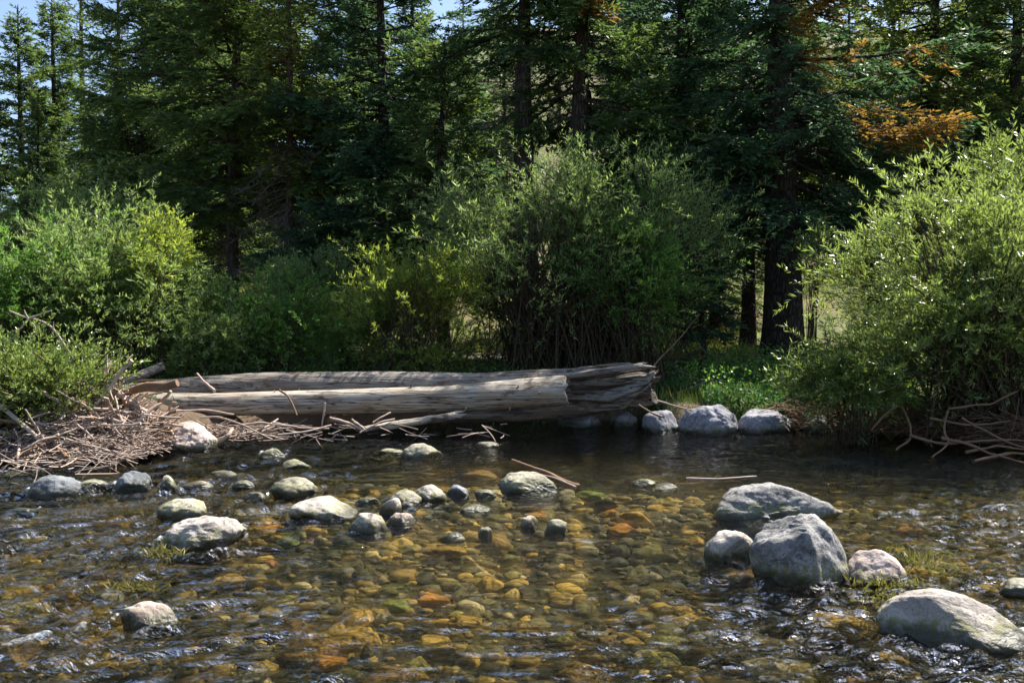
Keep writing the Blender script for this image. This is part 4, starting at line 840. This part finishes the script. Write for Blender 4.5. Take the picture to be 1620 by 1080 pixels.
# ------------------------------------------------------------------ bushes
def bush(name, label, c, rad, nsh, mat, seed, per=16, Lf=(.05, .085), wr=.2, shoot=(.22, .5), stems=30, base_r=.25, up=.6, gap=-.25, stemr=.012, zb=None, group=None, lump=.35, flat=.0, bare=0):
    rs = np.random.RandomState(seed); c = np.array(c, float); rad = np.array(rad, float)
    zb = gz(c[0], c[1]) if zb is None else zb; org = np.array([c[0], c[1], zb]); root = empty(name, org)
    tag(root, label, "bush", group)
    n = int(nsh * 1.8); nbg = max(8, int(nsh / 62)); Db = nrm(rs.normal(size=(nbg, 3)) + np.array([0, 0, .15])); rb = rs.uniform(0, 1, nbg) ** .4
    lum = 1 + lump * 2 * fbm(Db * 1.6 + seed, 3, seed); Pb = c + Db * (rb * lum * .9)[:, None] * rad; sb = rs.uniform(.08, .21, nbg) * rad.mean() + .03
    kb = rs.randint(0, nbg, n); ax = nrm(Db * .7 * np.array([1, 1, .6]) + np.array([0, 0, up * .9]))[kb]
    o_ = rs.normal(size=(n, 3)) * sb[kb][:, None]; al_ = rs.normal(size=n) * sb[kb] * 1.1; P = Pb[kb] + o_ + ax * al_[:, None]; D = nrm(o_ / sb[kb][:, None] * .6 + ax * 1.0)
    r = rb[kb]
    ok = (noise(P * 1.7 / max(.6, rad.mean() * .6), seed + 2) + .35 * noise(P * 5, seed + 4) > gap) & (P[:, 2] > zb + .02 - flat)
    P, D, r = P[ok][:nsh], D[ok][:nsh], r[ok][:nsh]; n = len(P)
    d = nrm(D + np.array([0, 0, up * .4]) + rs.normal(0, .25, (n, 3))); L = rs.uniform(*shoot, n)
    def sp_(t, i): return P[i] + d[i] * (L[i] * t)[:, None] + np.array([0, 0, -1.]) * (.28 * L[i] * t * t)[:, None]
    cnt = np.maximum(5, (per * L / np.mean(shoot) * rs.uniform(.8, 1.2, n))).astype(int); I = np.repeat(np.arange(n), cnt); N = len(I)
    t = rs.uniform(0.05, 1.0, N); p = sp_(t, I); pr = nrm(np.cross(d[I], nrm(rs.normal(size=(N, 3)))))
    ld = nrm(d[I] * rs.uniform(.5, 1.1, N)[:, None] + pr * .8 + np.array([0, 0, .05])); ls = rs.uniform(*Lf, N) * rs.uniform(.7, 1.2, n)[I] * (1.1 - .35 * (t > .9)); nn = np.array([0, 0, .8]) + rs.normal(0, .8, (N, 3))
    cl = noise(P * 1.5 + 7, seed + 6) * .5 + .5; tint = np.clip(.2 + .45 * cl[I] + rs.normal(0, .13, N) + .2 * (t > .8), 0, 1)
    mb = MB(); leaves(mb, p - org, ld, nn, ls, ls * wr * rs.uniform(.8, 1.2, N), tint, .03); mb.build("foliage", mat, root, smooth=False)
    mb = MB(); s = np.linspace(0, 1, 4); pts = np.stack([sp_(np.full(n, a), np.arange(n)) for a in s], 1) - org
    tubes(mb, pts, (.0028 * (1.3 - s))[None] * np.ones((n, 1)), 3, .4)
    K = rs.randint(0, n, stems * 4); b0 = np.stack([rs.normal(0, base_r * rad[0], len(K)), rs.normal(0, base_r * rad[1], len(K)), np.full(len(K), -.05)], -1)
    b0[:, 0] *= 1; e = P[K] - org; s = np.linspace(0, 1, 9); md = b0 * .4 + e * .6; md[:, 2] = b0[:, 2] * .35 + e[:, 2] * .65; md[:, :2] = b0[:, :2] * .65 + e[:, :2] * .35
    pts = b0[:, None] * ((1 - s) ** 2)[None, :, None] + md[:, None] * (2 * s * (1 - s))[None, :, None] + e[:, None] * (s * s)[None, :, None]
    pts += .03 * noise(pts * 2.5, 5)[..., None] * s[None, :, None]
    rr = stemr * rs.uniform(.35, 1.2, len(K)); tubes(mb, pts, rr[:, None] * (1.1 - .75 * s)[None], 6, rs.rand(len(K)))
    mb.build("stems", M['willow_stem'], root)
    return root
GB = "willows and bushes along the far bank"
def cen(px, py, d): return W(px, py, d)
bush("willow_bush", "large bright sunlit willow hanging over the water at right", cen(1555, 485, 10.9), (1.55, 1.15, 1.12), 3900, M['willow_bright'], 1, 17, (.055, .10), .19, (.22, .55), 60, .18, .55, -.30, .018, group=GB)
bush("willow_bush", "tall bright willow crown reaching up at the right edge behind the hanging willow", cen(1650, 370, 11.9), (1.15, .9, .95), 1900, M['willow_bright'], 2, 16, (.055, .10), .19, (.22, .5), 30, .2, .8, -.28, .018, group=GB)
bush("willow_bush", "small bright bough of leaves just above the dark bank rocks under the right willow", cen(1345, 600, 10.9), (.55, .45, .42), 620, M['willow_bright'], 3, 16, (.05, .09), .2, (.2, .4), 14, .3, .35, -.35, .010, group=GB)
bush("willow_bush", "broad tall grey-green willow with many stems in the centre behind the logs", cen(905, 385, 14.3), (2.05, 1.1, 1.18), 4300, M['willow_blue'], 4, 14, (.055, .09), .19, (.25, .65), 110, .30, .8, -.05, .016, group=GB, lump=.25)
bush("willow_bush", "fresh green lower willow boughs right of centre in front of the black trunk", cen(1005, 440, 13.8), (.95, .7, .85), 1500, M['green'], 5, 15, (.045, .075), .22, (.2, .45), 24, .3, .6, -.1, .012, group=GB)
bush("willow_bush", "yellow-green loose bush left of the central willow above the back log", cen(650, 505, 13.6), (1.1, .8, .82), 2200, M['willow_yellow'], 6, 15, (.045, .08), .2, (.2, .5), 40, .3, .7, -.12, .012, group=GB)
bush("willow_bush", "large green willow at left behind the driftwood heap", cen(175, 470, 13.2), (1.25, 1.0, .86), 3300, M['willow_blue'], 7, 15, (.05, .085), .2, (.22, .5), 50, .25, .7, -.22, .014, group=GB)
bush("willow_bush", "green bush at the left edge behind the low bright bush", cen(40, 480, 12.6), (.95, .8, .72), 1800, M['green'], 8, 15, (.05, .08), .22, (.2, .45), 30, .25, .6, -.2, .012, group=GB)
bush("willow_bush", "yellow-tipped upper boughs on the right shoulder of the large left willow", cen(255, 420, 13.0), (.45, .45, .42), 520, M['willow_yellow'], 9, 15, (.05, .08), .2, (.2, .4), 10, .3, .7, -.2, .010, group=GB)
bush("low_bush", "low bright small-leaved bush on top of the driftwood heap at far left", cen(35, 620, 9.9), (.85, .6, .42), 3000, M['willow_bright'], 10, 14, (.03, .055), .28, (.12, .28), 30, .3, .5, -.3, .010, group=GB, flat=.1)
bush("low_bush", "low dark green bush behind the middle of the back log", cen(440, 530, 13.4), (1.1, .7, .58), 2400, M['willow_yellow' if False else 'green'], 11, 15, (.035, .06), .3, (.15, .35), 24, .3, .5, -.2, .010, group=GB)
bush("low_bush", "shaded blue-green bush between the left willow and the back log", cen(330, 560, 13.0), (.75, .5, .42), 1300, M['willow_blue'], 12, 15, (.04, .07), .25, (.15, .35), 20, .3, .5, -.2, .010, group=GB)
bush("low_bush", "upright leafy sprig in front of the bright grass behind the right trunk", cen(1288, 400, 14.5), (.18, .18, .42), 120, M['willow_bright'], 13, 12, (.05, .08), .22, (.15, .3), 6, .3, .9, -.5, .008, group=GB, zb=.45)
bush("low_bush", "small dark bush at the foot of the slim dead-twigged spruce", cen(480, 450, 16.5), (.8, .6, .55), 900, M['willow_blue'], 14, 14, (.04, .07), .22, (.2, .4), 16, .3, .6, -.1, .010, group=GB)
bush("low_bush", "low yellow-green bush at the left of the central willow foot", cen(560, 500, 14.5), (.7, .6, .5), 900, M['willow_yellow'], 15, 14, (.04, .07), .24, (.2, .4), 16, .3, .6, -.1, .010, group=GB)
bush("low_bush", "shaded undergrowth bush behind the left willow below the dark spruces", cen(120, 380, 17.5), (2.0, .9, .8), 1700, M['willow_blue'], 16, 14, (.06, .09), .22, (.25, .5), 20, .3, .6, -.1, .012, group=GB)

# exposed roots and branches under the right willow
rs = np.random.RandomState(5); RT = [[(1430, 640, 10.6), (1438, 665, 10.4), (1440, 690, 10.2), (1420, 715, 9.9)], [(1500, 650, 10.3), (1496, 680, 10), (1500, 700, 9.8), (1475, 722, 9.6)], [(1440, 690, 10.2), (1500, 700, 9.9), (1560, 695, 9.9), (1620, 700, 9.9)], [(1490, 690, 9.9), (1550, 712, 9.6), (1620, 735, 9.2)],
      [(1520, 660, 10.2), (1570, 690, 9.9), (1640, 715, 9.6)], [(1500, 645, 10.3), (1560, 640, 10.2), (1610, 620, 10.2)], [(1530, 715, 9.7), (1580, 705, 9.7), (1640, 712, 9.7)], [(1420, 640, 10.4), (1400, 655, 10.4), (1380, 680, 10.2)], [(1470, 660, 10.3), (1530, 672, 10.1), (1600, 668, 10.1)], [(1540, 730, 9.3), (1600, 715, 9.5), (1660, 722, 9.5)]]
for k, pts in enumerate(RT):
    stick([W(*p) for p in pts], rs.uniform(.012, .02), rs.uniform(.006, .011), M['stick_brown'], "bare_root", "crooked bare root trailing to the dark water beneath the right willow", "root", "bare roots under the right willow", wob=.05, seed=200 + k)
n = 700; c = np.stack([rs.uniform(3.3, 6.2, n), rs.uniform(9.6, 10.7, n), rs.uniform(.02, .35, n)], -1); L = rs.uniform(.15, .6, n); D_ = nrm(rs.normal(size=(n, 3)) * np.array([1.2, .6, .35])); s = np.linspace(-.5, .5, 5)[None, :, None]
c[:, 1] = edge(c[:, 0]) + rs.uniform(-.25, .35, n)
mb = MB(); tubes(mb, c[:, None] + D_[:, None] * L[:, None, None] * s + rs.normal(size=(n, 1, 3)) * .2 * L[:, None, None] * s * s, rs.uniform(.002, .006, n)[:, None] * np.ones((1, 5)), 4, rs.rand(n))
tag(mb.build("twig_tangle", M['stick_brown']), "tangle of thin dead twigs under the right willow at the water", "twigs", kind="stuff")

# ------------------------------------------------------------------ ground cover
def blades(n, xr, yr, cond, mat, name, label, hl, wd, seed, leafy=False):
    rs = np.random.RandomState(seed); x_ = rs.uniform(*xr, n); y_ = rs.uniform(*yr, n); k = cond(x_, y_, rs); x_, y_ = x_[k], y_[k]; n = len(x_)
    z_ = ground_z(x_, y_); P = np.stack([x_, y_, z_], -1)
    if leafy: P[:, 2] += rs.uniform(0, hl[1], n) * .8; D = nrm(rs.normal(size=(n, 3)) + np.array([0, 0, .5]))
    else: D = nrm(rs.normal(0, .35, (n, 3)) + np.array([0, 0, 1]))
    cl = noise(P * 1.6, seed) * .5 + .5; L = rs.uniform(*hl, n) if not leafy else rs.uniform(.03, .07, n)
    mb = MB(); leaves(mb, P, D, rs.normal(size=(n, 3)), L, rs.uniform(*wd, n), np.clip(cl * .6 + rs.normal(.2, .15, n), 0, 1)); tag(mb.build(name, mat, smooth=False), label, "ground cover", kind="stuff")
blades(60000, (-8, 8), (8.5, 17), lambda x, y, r: (y - edge(x) > np.where(x < 1.2, .9, .12)) & (noise(np.stack([x, y, 0 * x], -1) * 1.2, 4) > -.35) & ~((x < -3) & (y < 11)), M['grass'], "grass", "dark green grass on the bank under the trees", (.06, .22), (.006, .012), 1)
blades(42000, (1.6, 5.3), (11.2, 14.5), lambda x, y, r: (y - edge(x) > .18) & (noise(np.stack([x, y, 0 * x], -1) * 1.8, 61) > -.25), M['herb'], "ground_cover", "low leafy greenery behind the bank boulders", (.05, .22), (.018, .035), 2, True)
blades(30000, (-7, 7), (12.4, 17), lambda x, y, r: noise(np.stack([x, y, 0 * x], -1) * 1.1, 14) > .0, M['green'], "undergrowth", "shaded leafy undergrowth on the forest floor", (.05, .5), (.02, .04), 3, True)
blades(60000, (-16, 16), (17, 34), lambda x, y, r: noise(np.stack([x, y, 0 * x], -1) * .6, 24) > -.2, M['dry_grass'], "dry_grass", "sunlit yellow grass on the slope behind the trees", (.12, .4), (.010, .022), 4)
blades(5000, (1.4, 5.6), (11.3, 15), lambda x, y, r: (y - edge(x) > .02) & (noise(np.stack([x, y, 0 * x], -1) * 2.1, 64) > .1), M['dry_grass'], "bank_grass", "yellowing grass tufts among the greenery behind the bank boulders", (.08, .28), (.006, .012), 5)
# sunken branches of debris on the forest floor
rs = np.random.RandomState(77); n = 500; x_ = rs.uniform(-9, 9, n); y_ = rs.uniform(12.8, 26, n); L = rs.uniform(.2, 1.3, n); a = rs.rand(n) * 6.28
c = np.stack([x_, y_, ground_z(x_, y_) + rs.uniform(.02, .25, n)], -1); D_ = np.stack([np.cos(a), np.sin(a), rs.normal(0, .25, n)], -1); mb = MB()
tubes(mb, c[:, None] + D_[:, None] * L[:, None, None] * s, rs.uniform(.005, .02, n)[:, None] * np.ones((1, 5)), 5, rs.rand(n)); tag(mb.build("fallen_branches", M['twig']), "dead fallen branches littering the forest floor", "twigs", kind="stuff")

# algae and weeds clinging to rocks
def weed(px, py, z, sx, sy, n, label, seed, L=(.04, .10)):
    rs = np.random.RandomState(seed); c = WW(px, py, z); P = np.stack([rs.normal(0, sx, n), rs.normal(0, sy, n), rs.uniform(0, .03, n)], -1)
    D = nrm(rs.normal(size=(n, 3)) + np.array([0, -.2, .8])); mb = MB(); leaves(mb, P, D, rs.normal(size=(n, 3)), rs.uniform(*L, n), rs.uniform(.006, .014, n), rs.rand(n))
    tag(mb.build("water_weed", M['weed'], None, c, smooth=False), label, "weed", "tufts of weed on the stream rocks")
weed(1455, 893, .01, .10, .12, 200, "yellow-green weed tuft growing right of the rounded tan rock", 1)
weed(1405, 930, .01, .10, .05, 160, "short yellow weed between the tan rock and the long sloping boulder", 2, (.03, .08))
weed(258, 880, .0, .06, .04, 130, "green weed trailing at the left foot of the large pale boulder", 3, (.03, .09))
weed(210, 935, .0, .08, .03, 90, "brown-green weed clump in the rapids above the pinkish foreground rock", 4, (.03, .07))
weed(1420, 955, .02, .10, .05, 220, "mossy fringe on the left edge of the long sloping boulder", 5, (.02, .05))
print("verts", sum(len(o.data.vertices) for o in bpy.data.objects if o.type == 'MESH'))
